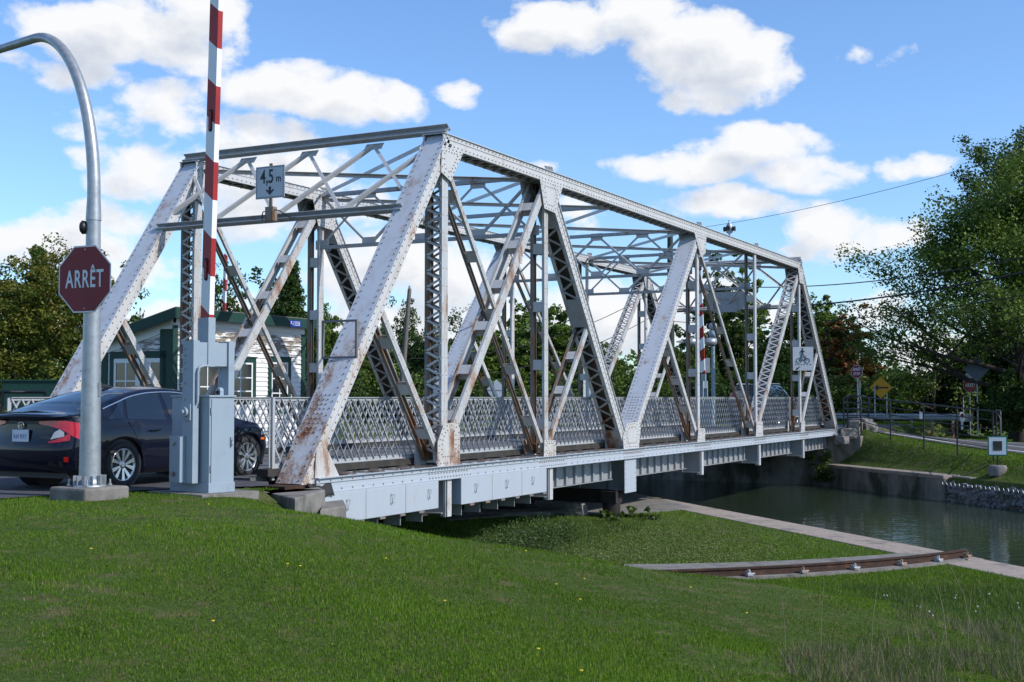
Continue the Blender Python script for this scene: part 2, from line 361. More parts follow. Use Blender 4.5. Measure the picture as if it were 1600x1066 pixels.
# water: one sheet in the canal
mw = D.materials.new('canal_water'); mw.use_nodes = True; t = mw.node_tree; b = t.nodes['Principled BSDF']
b.inputs['Base Color'].default_value = (.032, .047, .031, 1); b.inputs['Roughness'].default_value = .04; b.inputs['IOR'].default_value = 1.33
b.inputs['Specular IOR Level'].default_value = .62
tcn = nd(t, 'ShaderNodeTexCoord'); mp = nd(t, 'ShaderNodeMapping'); mp.inputs['Rotation'].default_value = (0, 0, R(-17)); mp.inputs['Scale'].default_value = (1.3, 3.0, 1); lk(t, tcn.outputs['Object'], mp.inputs[0])
n1 = nd(t, 'ShaderNodeTexNoise', i_Scale=1.3, i_Detail=3.0, i_Roughness=.5); lk(t, mp.outputs[0], n1.inputs['Vector'])
bp = nd(t, 'ShaderNodeBump', i_Strength=.055, i_Distance=.25); lk(t, n1.outputs[0], bp.inputs['Height']); lk(t, bp.outputs[0], b.inputs['Normal'])
wm = MB(); a = [nt2w(N_NEAR-.3, -90), nt2w(44, -90), nt2w(44, 300), nt2w(N_NEAR-.3, 300)]
a = [nt2w(N_NEAR-.2, -90), nt2w(N_FAR+.2, -90), nt2w(N_FAR+.2, 300), nt2w(N_NEAR-.2, 300)]
wm.add([(p[0], p[1], Z_WATER) for p in a], [(0,1,2,3)])
tag(wm.build('canal_water', mw), kind='structure')

# canal edge on the lawn side, far wall, gabion wall
def nt_box(mb, n0, n1, t0, t1, z0, z1, mi=0, jit=0):
    for k in range(1):
        P = [nt2w(n0, t0), nt2w(n1, t0), nt2w(n1, t1), nt2w(n0, t1)]
        mb.prism([(p[0], p[1], z0) for p in P], (0, 0, z1-z0), mi)
mb = MB(); tt = -60.0
while tt < 220:
    L = 6.1; nt_box(mb, N_IN, N_NEAR+.03*random.random(), tt, tt+L-.02, -4.6, -1.63+random.uniform(-.006, .006)); tt += L
tag(mb.build('canal_coping', M['coping'], bevel=.02), 'long pinkish concrete coping along the lawn side of the canal', 'coping')
mb = MB()
nt_box(mb, N_FAR, N_FAR+.55, 36.3, 47.2, -4.6, Z_FW)
cw = mb.build('canal_wall', M['concrete2'], bevel=.04); tag(cw, 'dark stained concrete canal wall below the far grassy bank', 'canal wall')
mb = MB(); nt_box(mb, N_FAR-.02, N_FAR+.66, 36.29, 47.2, Z_FW-.10, Z_FW+.04); mb.build('wall_coping', M['coping'], cw, bevel=.02)
mb = MB(); nt_box(mb, N_FAR+.35, N_FAR+.9, 35.4, 36.29, -4.6, Z_FW+.02); tag(mb.build('concrete_block', M['concrete'], bevel=.05), 'pale concrete end block where the canal wall meets the stone gabions', 'concrete block')
# gabion: stones packed in wire mesh
mb = MB(); nt_box(mb, N_FAR+.10, N_FAR+.9, -30, 36.25, -4.6, Z_FW-.22)
gab = mb.build('gabion_wall', M['concrete2']); tag(gab, 'wire gabion wall of packed grey stones at the far waterline', 'gabion wall')
M['stone'] = noisy('gabion_stone', (.27, .27, .275), (.14, .14, .15), 3, .9, .3, c3=(.05, .05, .045), s3=2.5)
ico = []
bm = bmesh.new(); bmesh.ops.create_icosphere(bm, subdivisions=1, radius=1); bm.verts.ensure_lookup_table()
iv = np.array([v.co[:] for v in bm.verts]); jf = [tuple(v.index for v in f.verts) for f in bm.faces]; bm.free()
mb = MB()
for k in range(1500):
    tq = random.uniform(14, 36.2); z = random.uniform(-2.75, Z_FW-.2); nn = N_FAR+.10+random.uniform(-.04, .08)
    sc = np.array([random.uniform(.07,.13), random.uniform(.07,.15), random.uniform(.05,.09)])
    ph = random.random()*6; c, s_ = math.cos(ph), math.sin(ph)
    q = iv*sc*(1+.25*rng.standard_normal((len(iv), 1))*.5); q = np.stack([q[:,0]*c-q[:,1]*s_, q[:,0]*s_+q[:,1]*c, q[:,2]], 1)
    w = nt2w(nn, tq); mb.add(q+np.array([w[0], w[1], z]), jf)
for k in range(300):
    tq = random.uniform(14, 36.2); w = nt2w(N_FAR+random.uniform(.1, .85), tq); sc = np.array([random.uniform(.07,.14), random.uniform(.07,.14), .06])
    mb.add(iv*sc*np.array([1,1,.6])+np.array([w[0], w[1], Z_FW-.23]), jf)
mb.build('stone_fill', M['stone'], gab)
mb = MB(); w0 = N_FAR-.03
for k in range(int((36.2-14)/.22)*1):
    a = nt2w(w0, 14+k*.22)
    for sg in (-1, 1):
        b2 = nt2w(w0, 14+k*.22+sg*.55)
        mb.beam((a[0], a[1], -2.7), (b2[0], b2[1], Z_FW-.18), .005, .005)
mb.build('wire_mesh', M['galv'], gab)

# far abutment under the end of the span (between the canal wall and the road)
mb = MB(); P = [bw(34.4, -1.0), bw(34.4, 26), bw(36.6, 26), bw(36.6, -1.0)]
mb.prism([(p.x, p.y, -4.6) for p in P], (0, 0, 4.35))
tag(mb.build('far_abutment', M['concrete2'], bevel=.03), 'dark concrete abutment under the far end of the bridge', 'abutment')
# near abutment, its protruding corner block and step
mb = MB(); P = [bw(.42, -.1), bw(.42, 7.4), bw(-1.1, 7.4), bw(-1.1, -.1)]
mb.prism([(p.x, p.y, -1.9) for p in P], (0, 0, 1.62))
tag(mb.build('near_abutment', M['concrete'], bevel=.03), 'grey concrete abutment carrying the rusty near end of the bridge', 'abutment')
mb = MB(); P = [atz(461, 779, -.12), atz(508, 765, -.12), bw(.30, -.105), bw(-1.6, -.105), atz(385, 762, -.12)]
mb.prism([(p.x, p.y, -1.0) for p in P], (0, 0, .88))
tag(mb.build('concrete_block', M['concrete'], bevel=.025), 'weathered grey concrete corner block on the lawn beside the rusty bridge foot', 'concrete block')
mb = MB(); q = [atz(500, 797, -.36), atz(541, 790, -.36), atz(537, 781, -.36), atz(506, 781, -.36)]
mb.prism([(p.x, p.y, -1.2) for p in q], (0, 0, .84))
tag(mb.build('concrete_block', M['concrete'], bevel=.02), 'low concrete step below the corner block, touching the white ballast box', 'concrete block')

# roads
def sheet(name, pts, m, dz=0):
    mb = MB(); mb.add([(p[0], p[1], (p[2] if len(p) > 2 else 0)+dz) for p in pts], [tuple(range(len(pts)))]); return mb.build(name, m)
p = [(-40,-26),(-15.5,6.9),(-6.62,15.72),(-5.55,17.05),(-4.75,17.6),(-3.5,18.25)]
p += [tuple(bw(-.45,.3))[:2], tuple(bw(-.45, 6.2))[:2], tuple(bw(-4, 6.6))[:2], tuple(bw(-7, 8.5))[:2], tuple(bw(-8.5, 13))[:2], tuple(bw(-8.5, 60))[:2], tuple(bw(-16, 60))[:2], tuple(bw(-18, 20))[:2], (-44,-10)]
tag(sheet('road', p, M['asphalt'], -.004), kind='structure')
def strip(name, L, Rr, m, dz=0, sub=6):
    """road strip between two polylines of 3D points"""
    def res(P):
        out = []
        for i in range(len(P)-1):
            for k in range(sub):
                f = k/sub; p0 = Vector(P[max(i-1,0)]); p1 = Vector(P[i]); p2 = Vector(P[i+1]); p3 = Vector(P[min(i+2,len(P)-1)])
                out.append(.5*((2*p1)+(-p0+p2)*f+(2*p0-5*p1+4*p2-p3)*f*f+(-p0+3*p1-3*p2+p3)*f*f*f))
        out.append(Vector(P[-1])); return out
    A = res(L); B = res(Rr); mb = MB(); nn = 8; vs = []
    for a, b in zip(A, B):
        for k in range(nn+1):
            q = a.lerp(b, k/nn); gq = float(ground_h(np.array([q.x]), np.array([q.y]))[0]); vs.append((q.x, q.y, max(gq, -1.2)+.035+dz))
    fs = [(i*(nn+1)+k, i*(nn+1)+k+1, (i+1)*(nn+1)+k+1, (i+1)*(nn+1)+k) for i in range(len(A)-1) for k in range(nn)]
    mb.add(vs, fs, 0, True); return mb.build(name, m)
def zf(x, y): d = math.hypot(x-13.2, y-52); return -.97*(1-math.exp(-max(d-1, 0)/6.5))+.012
nearE = [(*tuple(bw(34.9, .6))[:2],0), (13.9,51.4), (15.3,49.6), (16.6,47.0), (17.9,43.6), (19.3,39), (21.5,32), (24,24), (29,8)]
farE = [(*tuple(bw(34.9, 5.8))[:2],0), (11.5,57.5), (17.0,58.6), (20.6,56.2), (23.6,51.5), (26.0,46), (28.8,38), (31.5,29), (37,12)]
z3 = lambda P: [(p[0], p[1], p[2] if len(p) > 2 else zf(p[0], p[1])) for p in P]
tag(strip('road', z3(nearE), z3(farE), M['asphalt']), kind='structure')
def lineon(f0, f1, i0, i1, dz=.008):
    A = []; B = []
    for a, b in list(zip(z3(nearE), z3(farE)))[i0:i1]:
        a = Vector(a); b = Vector(b); A.append(tuple(a.lerp(b, f0))); B.append(tuple(a.lerp(b, f1)))
    return A, B
mbs = []
for nm, f0, f1, i0, i1 in (('lane_marking', .06, .085, 1, 8), ('lane_marking', .30, .32, 2, 8), ('lane_marking', .90, .92, 1, 8)):
    A, B = lineon(f0, f1, i0, i1); o = strip(nm, A, B, M['paintline'], .008); tag(o, kind='structure')
# hatching on the far road
mb = MB()
for k in range(9):
    f = k/9; i = 3+int(f*3.0); fr = f*3.0-int(f*3.0)
    a = Vector(z3(nearE)[i]).lerp(Vector(z3(nearE)[i+1]), fr); b = Vector(z3(farE)[i]).lerp(Vector(z3(farE)[i+1]), fr)
    p0 = a.lerp(b, .5); p1 = a.lerp(b, .85)+(Vector(z3(nearE)[i+1])-Vector(z3(nearE)[i])).normalized()*1.2
    dd = (p1-p0).normalized().cross(Vector((0,0,1)))*.09
    q4 = [p0-dd, p0+dd, p1+dd, p1-dd]
    for j_ in range(8):
        A0 = q4[0].lerp(q4[3], j_/8); A1 = q4[1].lerp(q4[2], j_/8); B0 = q4[0].lerp(q4[3], (j_+1)/8); B1 = q4[1].lerp(q4[2], (j_+1)/8)
        mb.add([(p_.x, p_.y, float(ground_h(np.array([p_.x]), np.array([p_.y]))[0])+.045) for p_ in (A0, A1, B1, B0)], [(0,1,2,3)])
tag(mb.build('lane_marking', M['paintline']), kind='structure')

# concrete pad round the pivot and the arc under the slewing rail
def arc_pt(r, a, z): return Vector((PV.x+r*math.sin(a), PV.y-r*math.cos(a), z))
mb = MB(); pd = [atz(x, y, Z_PIT+.03) for x, y in ((700,812),(870,800),(935,803),(1010,800),(1050,797),(1082,792.5),(1040,782),(1000,774),(960,768),(860,766),(760,775))]
mb.prism(pd, (0, 0, -.2))
a0 = math.radians(2)
o = mb.build('concrete_pad', M['concrete']); tag(o, kind='structure')
mb = MB(); n_ = 30; vs = []
for k in range(n_+1):
    a = R(5+(38.5-5)*k/n_); vs += [arc_pt(10.75+.85*k/n_, a, Z_PIT+.05), arc_pt(12.80, a, Z_PIT+.05), arc_pt(10.75+.85*k/n_, a, Z_PIT-.2), arc_pt(12.80, a, Z_PIT-.2)]
fs = []
for k in range(n_): i = 4*k; fs += [(i, i+4, i+5, i+1), (i+2, i+6, i+4, i), (i+1, i+5, i+7, i+3)]
mb.add(vs, fs+[(0,1,3,2), (4*n_, 4*n_+2, 4*n_+3, 4*n_+1)]); tag(mb.build('rail_footing', M['concrete']), 'curved grey concrete strip under the rusty rail in the lawn', 'footing')
# the rail itself: flanged profile swept along the arc
mb = MB(); prof = [(-.07,0),(-.07,.012),(-.02,.025),(-.012,.09),(-.034,.10),(-.034,.13),(.034,.13),(.034,.10),(.012,.09),(.02,.025),(.07,.012),(.07,0)]
n_ = 48; vs = []
for k in range(n_+1):
    a = R(4+(40.2-4)*k/n_)
    for (dr, z) in prof: vs.append(arc_pt(12.6+dr, a, Z_PIT+.05+z))
L_ = len(prof); fs = [(k*L_+i, (k+1)*L_+i, (k+1)*L_+(i+1)%L_, k*L_+(i+1)%L_) for k in range(n_) for i in range(L_)]
mb.add(vs, fs+[tuple(range(L_)), tuple(range(n_*L_, n_*L_+L_))[::-1]])
rail = mb.build('curved_rail', M['rustiron']); tag(rail, 'curved rusty steel rail set in the lawn', 'rail')
for k, a in enumerate((17, 21.5, 26.2, 31, 35.3, 39.2)):
    mb = MB(); c = arc_pt(12.72, R(a), Z_PIT+.06); tng = Vector((math.cos(R(a)), math.sin(R(a)), 0)); out = Vector((math.sin(R(a)), -math.cos(R(a)), 0))
    mb.obox(c-tng*.05, c+tng*.05, -.03, .09, 0, .03, out, (0,0,1)); mb.obox(c-tng*.035, c+tng*.035, -.03, .03, .03, .075, out, (0,0,1))
    mb.tube([c+out*.03, c+out*.03+Vector((0,0,.10))], .022, 6); mb.tube([c-tng*.04+out*.05+Vector((0,0,.03)), c+tng*.09+out*.05+Vector((0,0,.03))], .02, 6)
    mb.build('rail_clip', M['steel_dark'], rail)
# corrugated rusty rack at the left end of the arc
mb = MB(); 
for k in range(46):
    a = R(-3.0+k*.235+.6); o_ = .02 if k % 2 else 0
    A = arc_pt(11.95+o_, a, Z_PIT+.04); B = arc_pt(11.95+o_, a+R(.235), Z_PIT+.04)
    out = Vector((math.sin(a), -math.cos(a), 0)); mb.obox(A, B, 0, .035, 0, .17-.002*(46-k)*.5, out, (0,0,1))
tag(mb.build('toothed_rack', M['rustiron']), 'low rusty toothed rack at the left end of the curved rail', 'rack')
# ------------------------------------------------------------------ the swing bridge (local axes: x along, y across, z up)
S_ = [0, 4.337, 8.63, 13.184, 18.448, 24.044, 29.503, 34.873]
ZT, BW, TW, ZCB, HD = 6.158, 6.392, .46, -.221, .25
bridge = empty('swing_bridge', (BX, BY, 0), BROT, 'long white riveted steel truss bridge streaked with rust, spanning the canal', 'bridge')
YD = Vector((0,1,0))
def fr(P0, P1):
    a = Vector((P0[0], 0, P0[1])); b = Vector((P1[0], 0, P1[1])); u = (b-a).normalized(); n = Vector((-u.z, 0, u.x))
    if n.z < 0: n = -n
    return a, b, u, n
def mb_m(mb, a, u, n, u0, u1, v0, v1, w0, w1, mi=0):
    mb.obox(a+u*u0, a+u*u1, w0, w1, v0, v1, YD, n, mi)
def heavy(name, P0, P1, cover_top=True, mats=None, lace_step=.42, depth=HD, plates=(.75, .45), mid_plate=None):
    """box member: outer line P0-P1 is the top of the cover plate; webs below it; lacing underneath"""
    mats = mats or (M['steel'], M['cover'], M['rivet']); a, b, u, n = fr(P0, P1); L = (b-a).length
    body = MB()
    for (w0, w1) in ((.02, .035), (TW-.035, TW-.02)):
        mb_m(body, a, u, n, 0, L, -depth, -.012, w0, w1, 0)
        wi = w1+.0005 if w0 < .2 else w0-.0035; mb_m(body, a, u, n, .02, L-.02, -depth+.01, -.016, wi, wi+.003, 2)  # added thin liners on the inner web faces carry the painted shade
    for sg, w in ((-1, .02), (1, TW-.02)):
        wa, wb = (w-.012, w) if sg < 0 else (w, w+.012)
        mb_m(body, a, u, n, 0, L, -.10, -.013, wa, wb, 0)           # corner angles on the web faces
        mb_m(body, a, u, n, 0, L, -depth, -depth+.075, wa, wb, 0)
        fa, fb = (w-.012, w+.075) if sg < 0 else (w-.075, w+.012)
        mb_m(body, a, u, n, 0, L, -depth-.011, -depth+.001, fa, fb, 0)
    k = .08
    while k < L-.03:
        for v in (-.055, -depth+.04):
            p = a+u*k+n*v
            body.rivet(p+YD*.008, (0,-1,0), mi=1); body.rivet(p+YD*(TW-.008), (0,1,0), mi=1)
        k += .15
    mb_m(body, a, u, n, .02, L-.02, -.0155, -.0125, .04, TW-.04, 2)  # same painted-shade liner under the cover plate
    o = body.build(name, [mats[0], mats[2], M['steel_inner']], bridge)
    cv = MB(); mb_m(cv, a, u, n, 0, L, -.012, 0, -.022, TW+.022)
    k = .06
    while k < L-.03:
        for w in (.05, TW-.05): cv.rivet(a+u*k+n*0+YD*w, n, mi=1)
        k += .135
    for k2 in range(9):
        for w in (.15, .23, .31): cv.rivet(a+u*(.95+k2*.09)+YD*w, n, mi=1)
    cv.build('cover_plate', [mats[1], mats[2]], o)
    lc = MB(); v = -depth-.012
    mb_m(lc, a, u, n, .1, plates[0], v-.01, v, .03, TW-.03); mb_m(lc, a, u, n, L-plates[1], L-.05, v-.01, v, .03, TW-.03)
    segs = [(plates[0], L-plates[1])]
    if mid_plate:
        mb_m(lc, a, u, n, mid_plate[0], mid_plate[1], v-.01, v, .03, TW-.03); segs = [(plates[0], mid_plate[0]), (mid_plate[1], L-plates[1])]
    for q0, q1 in segs:
        m_ = max(2, round((q1-q0)/lace_step)); st = (q1-q0)/m_
        for i in range(m_):
            A = a+u*(q0+i*st)+n*(v-.005); B = a+u*(q0+(i+1)*st)+n*(v-.005); mid = a+u*(q0+(i+.5)*st)+n*(v-.005)
            lc.beam(A+YD*.06, mid+YD*(TW-.06), .05, .009, n); lc.beam(mid+YD*(TW-.06), B+YD*.06, .05, .009, n)
            lc.rivet(A+YD*.06-n*.005, -n, .016); lc.rivet(mid+YD*(TW-.06)-n*.005, -n, .016)
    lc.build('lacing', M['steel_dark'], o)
    return o
def channel(mb, a, u, n, L, wid, y, face, mi=0, fl=.06, t=.011, u0=0):
    """channel with its web at y, flanges pointing inward (face = -1 near plate, +1 far plate)"""
    y2 = y+t if face < 0 else y-t
    mb_m(mb, a, u, n, u0, L, -wid/2, wid/2, min(y, y2), max(y, y2), mi)
    yf = y+fl if face < 0 else y-fl
    for v in (-wid/2, wid/2-t): mb_m(mb, a, u, n, u0, L, v, v+t, min(y2, yf), max(y2, yf), mi)
    mb_m(mb, a, u, n, u0, L, -.006, .006, min(y, y-.003*-face), max(y, y-.003*-face), mi)
def light(name, P0, P1, wid=.14, y0=.06, y1=TW-.06, mode='batten', step=1.0, mats=None, ends=(0,0), bw_=.22, far_mat=None):
    mats = mats or M['steel']; a, b, u, n = fr(P0, P1); L = (b-a).length-ends[1]; mb = MB()
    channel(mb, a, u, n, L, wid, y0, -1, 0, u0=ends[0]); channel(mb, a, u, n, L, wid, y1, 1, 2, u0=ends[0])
    k = ends[0]+.25
    while k < L-.1:
        p = a+u*k
        for v in (-wid*.3, wid*.3):
            mb.rivet(p+n*v+YD*(y0-.001), (0,-1,0), .012, .007, 1); 
        k += .33
    o = mb.build(name, [mats, M['rivet'], M['steel_inner'] if wid != .20 else M['steel_rust']], bridge)  # far channel takes the shade-darkened steel, rusty steel on wide diagonals
    lc = MB()
    if mode == 'batten':
        k = ends[0]+.55
        while k < L-.3:
            for v in (-wid/2+.012, wid/2-.020):
                lc = MB(); mb_m(lc, a, u, n, k, k+bw_, v, v+.008, y0+.01, y1-.01); lc.build('batten_plate', M['steel'], o)
            k += step
    else:
        q0, q1 = ends[0]+.1, L-.1; m_ = max(2, round((q1-q0)/.3)); st = (q1-q0)/m_
        for v in (-wid/2-.008, wid/2+.008):
            for i in range(m_):
                A = a+u*(q0+i*st)+n*v; B = a+u*(q0+(i+1)*st)+n*v; mid = a+u*(q0+(i+.5)*st)+n*v
                lc.beam(A+YD*(y0+.03), mid+YD*(y1-.03), .045, .008, n); lc.beam(mid+YD*(y1-.03), B+YD*(y0+.03), .045, .008, n)
        lc.build('lacing', M['steel'], o)
    return o
def lerp(a, b, f): return (a[0]+(b[0]-a[0])*f, a[1]+(b[1]-a[1])*f)
def gusset(poly, rows=True, name='gusset_plate', nrow=None, m=None):
    mb = MB(); cx = sum(p[0] for p in poly)/len(poly); cz = sum(p[1] for p in poly)/len(poly)
    for (y, d, face) in ((-.016, .012, -1), (TW+.004, .012, 1)):
        mb.prism([(p[0], y, p[1]) for p in poly], (0, d, 0))
        for i in range(len(poly)):
            p, q = poly[i], poly[(i+1) % len(poly)]; L = math.hypot(q[0]-p[0], q[1]-p[1]); m_ = max(1, int(L/.13))
            for k in range(m_):
                for sh in (.12, .38):
                    f = (k+.5)/m_; x = p[0]+(q[0]-p[0])*f; z = p[1]+(q[1]-p[1])*f
                    x += (cx-x)*sh; z += (cz-z)*sh
                    mb.rivet((x, y if face < 0 else y+d, z), (0, face, 0), .016, .011, 1)
    return mb.build(name, [m or M['steel'], M['rivet']], bridge)

M['cover_low'] = steel('cover_plate_paint_rusty', (.50, .53, .58), .02, .13, 3.2, .5, 1)
t_parts = []
U = {k: (S_[k], ZT) for k in (1,2,4,5,6)}; Lo = {k: (S_[k], 0.0) for k in range(8)}
t_parts.append(heavy('end_post', (-.04, -.06), (S_[1]-.02, ZT-.02), mats=(M['steel_low'], M['cover_low'], M['rivet']), plates=(.9, .5)))
t_parts.append(heavy('end_post', (S_[6]+.02, ZT-.02), (S_[7]+.06, -.02), plates=(.5, .7), mid_plate=(3.35, 3.75)))
# top chord
t_parts.append(heavy('top_chord', (S_[1]-.12, ZT+.004), (S_[6]+.06, ZT+.004), plates=(.55, .4), lace_step=.38))
U2o = lerp(U[2], Lo[3], 0); dn = .25
t_parts.append(heavy('diagonal', (S_[2]+.22, ZT-.26), (S_[3]-.02, .02), plates=(.95, .75), mid_plate=(2.8, 3.55)))
t_parts.append(heavy('diagonal', (S_[3]-.13, .02), (S_[4]-.18, ZT-.26), plates=(.7, .6)))
a1 = (S_[1]+.08, .35); a2 = (S_[2]-.08, ZT-.35)
t_parts.append(light('diagonal', a1, a2, .20, .03, TW-.03, 'batten', 1.1, M['steel_rust']))
t_parts.append(light('diagonal', (S_[5]+.08, .3), (S_[6]-.08, ZT-.35), .20, .03, TW-.03, 'lace', mats=M['steel_rust']))
t_parts.append(light('counter_brace', (S_[1]+.10, ZT-.55), (S_[2]-.05, .12), .10, .07, TW-.07, 'batten', 1.35, M['steel_rust']))
t_parts.append(light('counter_brace', (S_[4]+.08, ZT-.5), (S_[5]-.05, .15), .10, .07, TW-.07, 'batten', 1.35, M['steel_rust']))
t_parts.append(light('vertical_post', (S_[1], .1), (S_[1], ZT-.26), .22, .045, TW-.045, 'lace', mats=M['steel_rust']))
for k in (2, 4, 5, 6): t_parts.append(light('vertical_post', (S_[k], .05), (S_[k], ZT-.26), .18, .06, TW-.06, 'batten', 1.25, M['steel_rust'] if k == 2 else M['steel']))
e0 = (S_[0], 0); e1 = (S_[1], ZT)
m1 = (2.27, 2.75); t_parts.append(light('sub_diagonal', m1, (S_[1]-.1, .15), .13, .06, TW-.06, 'batten', 1.0, M['steel_rust']))
m2 = lerp((S_[2]+.15, ZT), (S_[3]-.1, 0), .5); t_parts.append(light('sub_diagonal', (S_[2]+.02, .1), (m2[0], m2[1]-.1), .13, .06, TW-.06, 'batten', 1.0, M['steel_rust']))
m3 = lerp((S_[3]+.1, 0), (S_[4]-.05, ZT), .5); t_parts.append(light('sub_diagonal', (m3[0]+.1, m3[1]-.1), (S_[4]-.03, .1), .13, .06, TW-.06, 'batten', 1.0))
m4 = lerp((S_[6], ZT), (S_[7], 0), .5); t_parts.append(light('sub_diagonal', (S_[6]+.03, .1), (m4[0]-.1, m4[1]-.1), .13, .06, TW-.06, 'batten', 1.0))
# bottom chord
mb = MB()
mb.box(-.02+.35, -.01, ZCB, S_[7]+.2, .012, 0); mb.box(.33, TW-.012, ZCB, S_[7]+.2, TW+.01, 0)
for (y0, y1) in ((-.028, -.01), (TW+.01, TW+.028)):
    mb.box(.33, y0, -.075, S_[7]+.2, y1, .001); mb.box(.33, y0, ZCB-.001, S_[7]+.2, y1, ZCB+.07)
mb.box(.33, -.075, .001, S_[7]+.2, .02, .013); mb.box(.33, TW-.02, .001, S_[7]+.2, TW+.075, .013)
mb.box(.33, -.075, ZCB-.013, S_[7]+.2, .05, ZCB-.001); mb.box(.33, TW-.05, ZCB-.013, S_[7]+.2, TW+.075, ZCB-.001)
x = .4
while x < S_[7]+.15:
    near = min(abs(x-q) for q in S_[1:7]); 
    for z in (-.04, ZCB+.035): mb.rivet((x, -.028, z), (0,-1,0), .017, .012, 1)
    if near < .75: mb.rivet((x, -.012, -.105), (0,-1,0), .017, .012, 1)
    x += .105 if near < .75 else .30
bc = mb.build('bottom_chord', [M['plate'], M['rivet']], bridge); t_parts.append(bc)
lc = MB(); x = .5
while x < S_[7]-.1:                                                     # rusty lacing on top of the chord
    lc.beam((x, .0, .02), (x+.22, TW, .02), .05, .01); lc.beam((x+.22, TW, .021), (x+.44, .0, .021), .05, .01); x += .44
lc.build('lacing', M['rivet'], bc)
# gussets
G = [[(3.98, .012), (4.80, .012), (4.80, .70), (4.60, .80), (4.22, .78), (4.0, .45)],
     [(8.36, .012), (8.95, .012), (8.95, .34), (8.38, .36)],
     [(12.75, .012), (13.72, .012), (13.86, .52), (13.55, .66), (12.95, .62), (12.70, .3)],
     [(18.1, .012), (18.75, .012), (18.75, .38), (18.2, .40)],
     [(23.7, .012), (24.5, .012), (24.48, .48), (23.8, .50)],
     [(29.2, .012), (29.75, .012), (29.8, .42), (29.3, .40)],
     [(4.30, 5.91), (4.92, 5.91), (4.45, 5.28), (4.10, 5.40), (4.12, 5.91)],
     [(8.18, 5.91), (9.32, 5.91), (8.92, 5.27), (8.40, 5.30)],
     [(17.95, 5.91), (19.0, 5.91), (18.9, 5.40), (18.5, 5.25)],
     [(29.05, 5.91), (29.85, 5.91), (29.7, 5.38), (29.28, 5.38)]]
for gpoly in G: t_parts.append(gusset(gpoly, m=M['steel_low'] if gpoly[0][1] < .1 and gpoly[0][0] < 9 else M['steel']))
mb = MB(); mb.prism([(.30, -.016, .012), (.95, -.016, .012), (.55, -.016, .55), (.35, -.016, .5)], (0, .012, 0)); t_parts.append(mb.build('gusset_plate', M['steel_low'], bridge))
# end castings and the plate above the top joints
mb = MB(); mb.box(-.45, -.02, -.26, .34, TW+.02, -.075); mb.box(-.6, .02, -.28, .2, TW-.02, -.262)
t_parts.append(mb.build('bearing_shoe', M['rustiron'], bridge))
for k in (2, 4, 5, 6):
    mb = MB(); mb.box(S_[k]-.16, .02, ZT+.006, S_[k]+.36, TW-.02, ZT+.018); mb.prism([(S_[k]+.02, .05, ZT+.02), (S_[k]+.34, .05, ZT+.02), (S_[k]+.30, .05, ZT+.13), (S_[k]-.1, .05, ZT+.09)], (0, .012, 0))
    t_parts.append(mb.build('splice_plate', M['rivet'], bridge))
mb = MB(); vs = []
for i_ in range(9):
    for j_ in range(5):
        f_, g_ = i_/8, j_/4; vs.append((.05+.62*f_, -.06-.07*g_, -.05-.06*math.sin(f_*3)-.20*g_*(.4+.6*f_)+.02*math.sin(i_*2.2)))
mb.add(vs, [(i_*5+j_, i_*5+j_+1, i_*5+j_+6, i_*5+j_+5) for i_ in range(8) for j_ in range(4)], 0, True)
rf_ = mb.build('rubber_flap', M['rubber'], bridge); sm_ = rf_.modifiers.new('thick', 'SOLIDIFY'); sm_.thickness = .015
# copy every truss part across to the far side
def copy_part(o, dy, parent):
    c = o.copy(); COL.objects.link(c); c.parent = parent
    if parent is bridge: c.location = (0, dy, 0)
    for ch in list(o.children): copy_part(ch, dy, c)
    return c
for o in t_parts: copy_part(o, BW-TW, bridge)

# white hanging plates and floor beams at the panel points
mb_all = []
for k in range(0, 8):
    x = S_[k]+(.0 if 0 < k < 7 else (.25 if k == 0 else -.2)); big = k == 3
    zb = -1.0 if big else -.86
    mb = MB(); w = .14
    y0, y1 = (.03, BW-.03)
    z1 = -.225
    mb.box(x-.012, y0, zb+.02, x+.012, y1, z1); mb.box(x-w, y0, zb, x+w, y1, zb+.018); 
    mb.box(x-w, y0, z1-.004, x+w, y1, z1+.0)
    y = y0+.5
    while y < y1-.3: mb.box(x-.10, y, zb+.02, x+.10, y+.012, z1-.01); y += .8
    fb = mb.build('floor_beam', M['floorsteel'], bridge)
    if 0 < k < 7 and not big:
        for yy, sg in ((0, 1), (BW, -1)):
            e = MB(); ya, yb = (-.02, .028) if sg > 0 else (yy-.028, yy+.02)
            e.box(x-.07, ya, zb-.06, x-.058, yb+.0, ZCB-.014); e.box(x+.0, ya, zb-.06, x+.15, ya+.012, ZCB-.014); e.box(x+.0, ya+.012, zb-.06, x+.012, yb+.1*sg if sg>0 else yb, ZCB-.014)
            for zz in range(5): e.rivet((x+.11, ya if sg > 0 else yb, zb+.05+zz*.12), (0,-1,0), .012, .008)
            e.build('hanger_plate', M['steel'], fb)
    if big:
        for yy in (-.02, BW+.005):
            e = MB(); e.box(x-.40, yy, -1.06, x+.34, yy+.014, ZCB-.014)
            for zz in range(6):
                for xx in (-.34, .28): e.rivet((x+xx, yy, -.98+zz*.13), (0,-1,0), .014, .01, 1)
            e.build('hanger_plate', [M['plate'], M['rivet']], fb)
# stringers
for j, y in enumerate((1.0, 2.1, 3.2, 4.3, 5.4)):
    mb = MB(); mb.box(.3, y-.01, -.66, S_[7]-.2, y+.01, -.13); mb.box(.3, y-.09, -.68, S_[7]-.2, y+.09, -.662); mb.box(.3, y-.09, -.128, S_[7]-.2, y+.09, -.11)
    mb.build('stringer', M['floorsteel'], bridge)
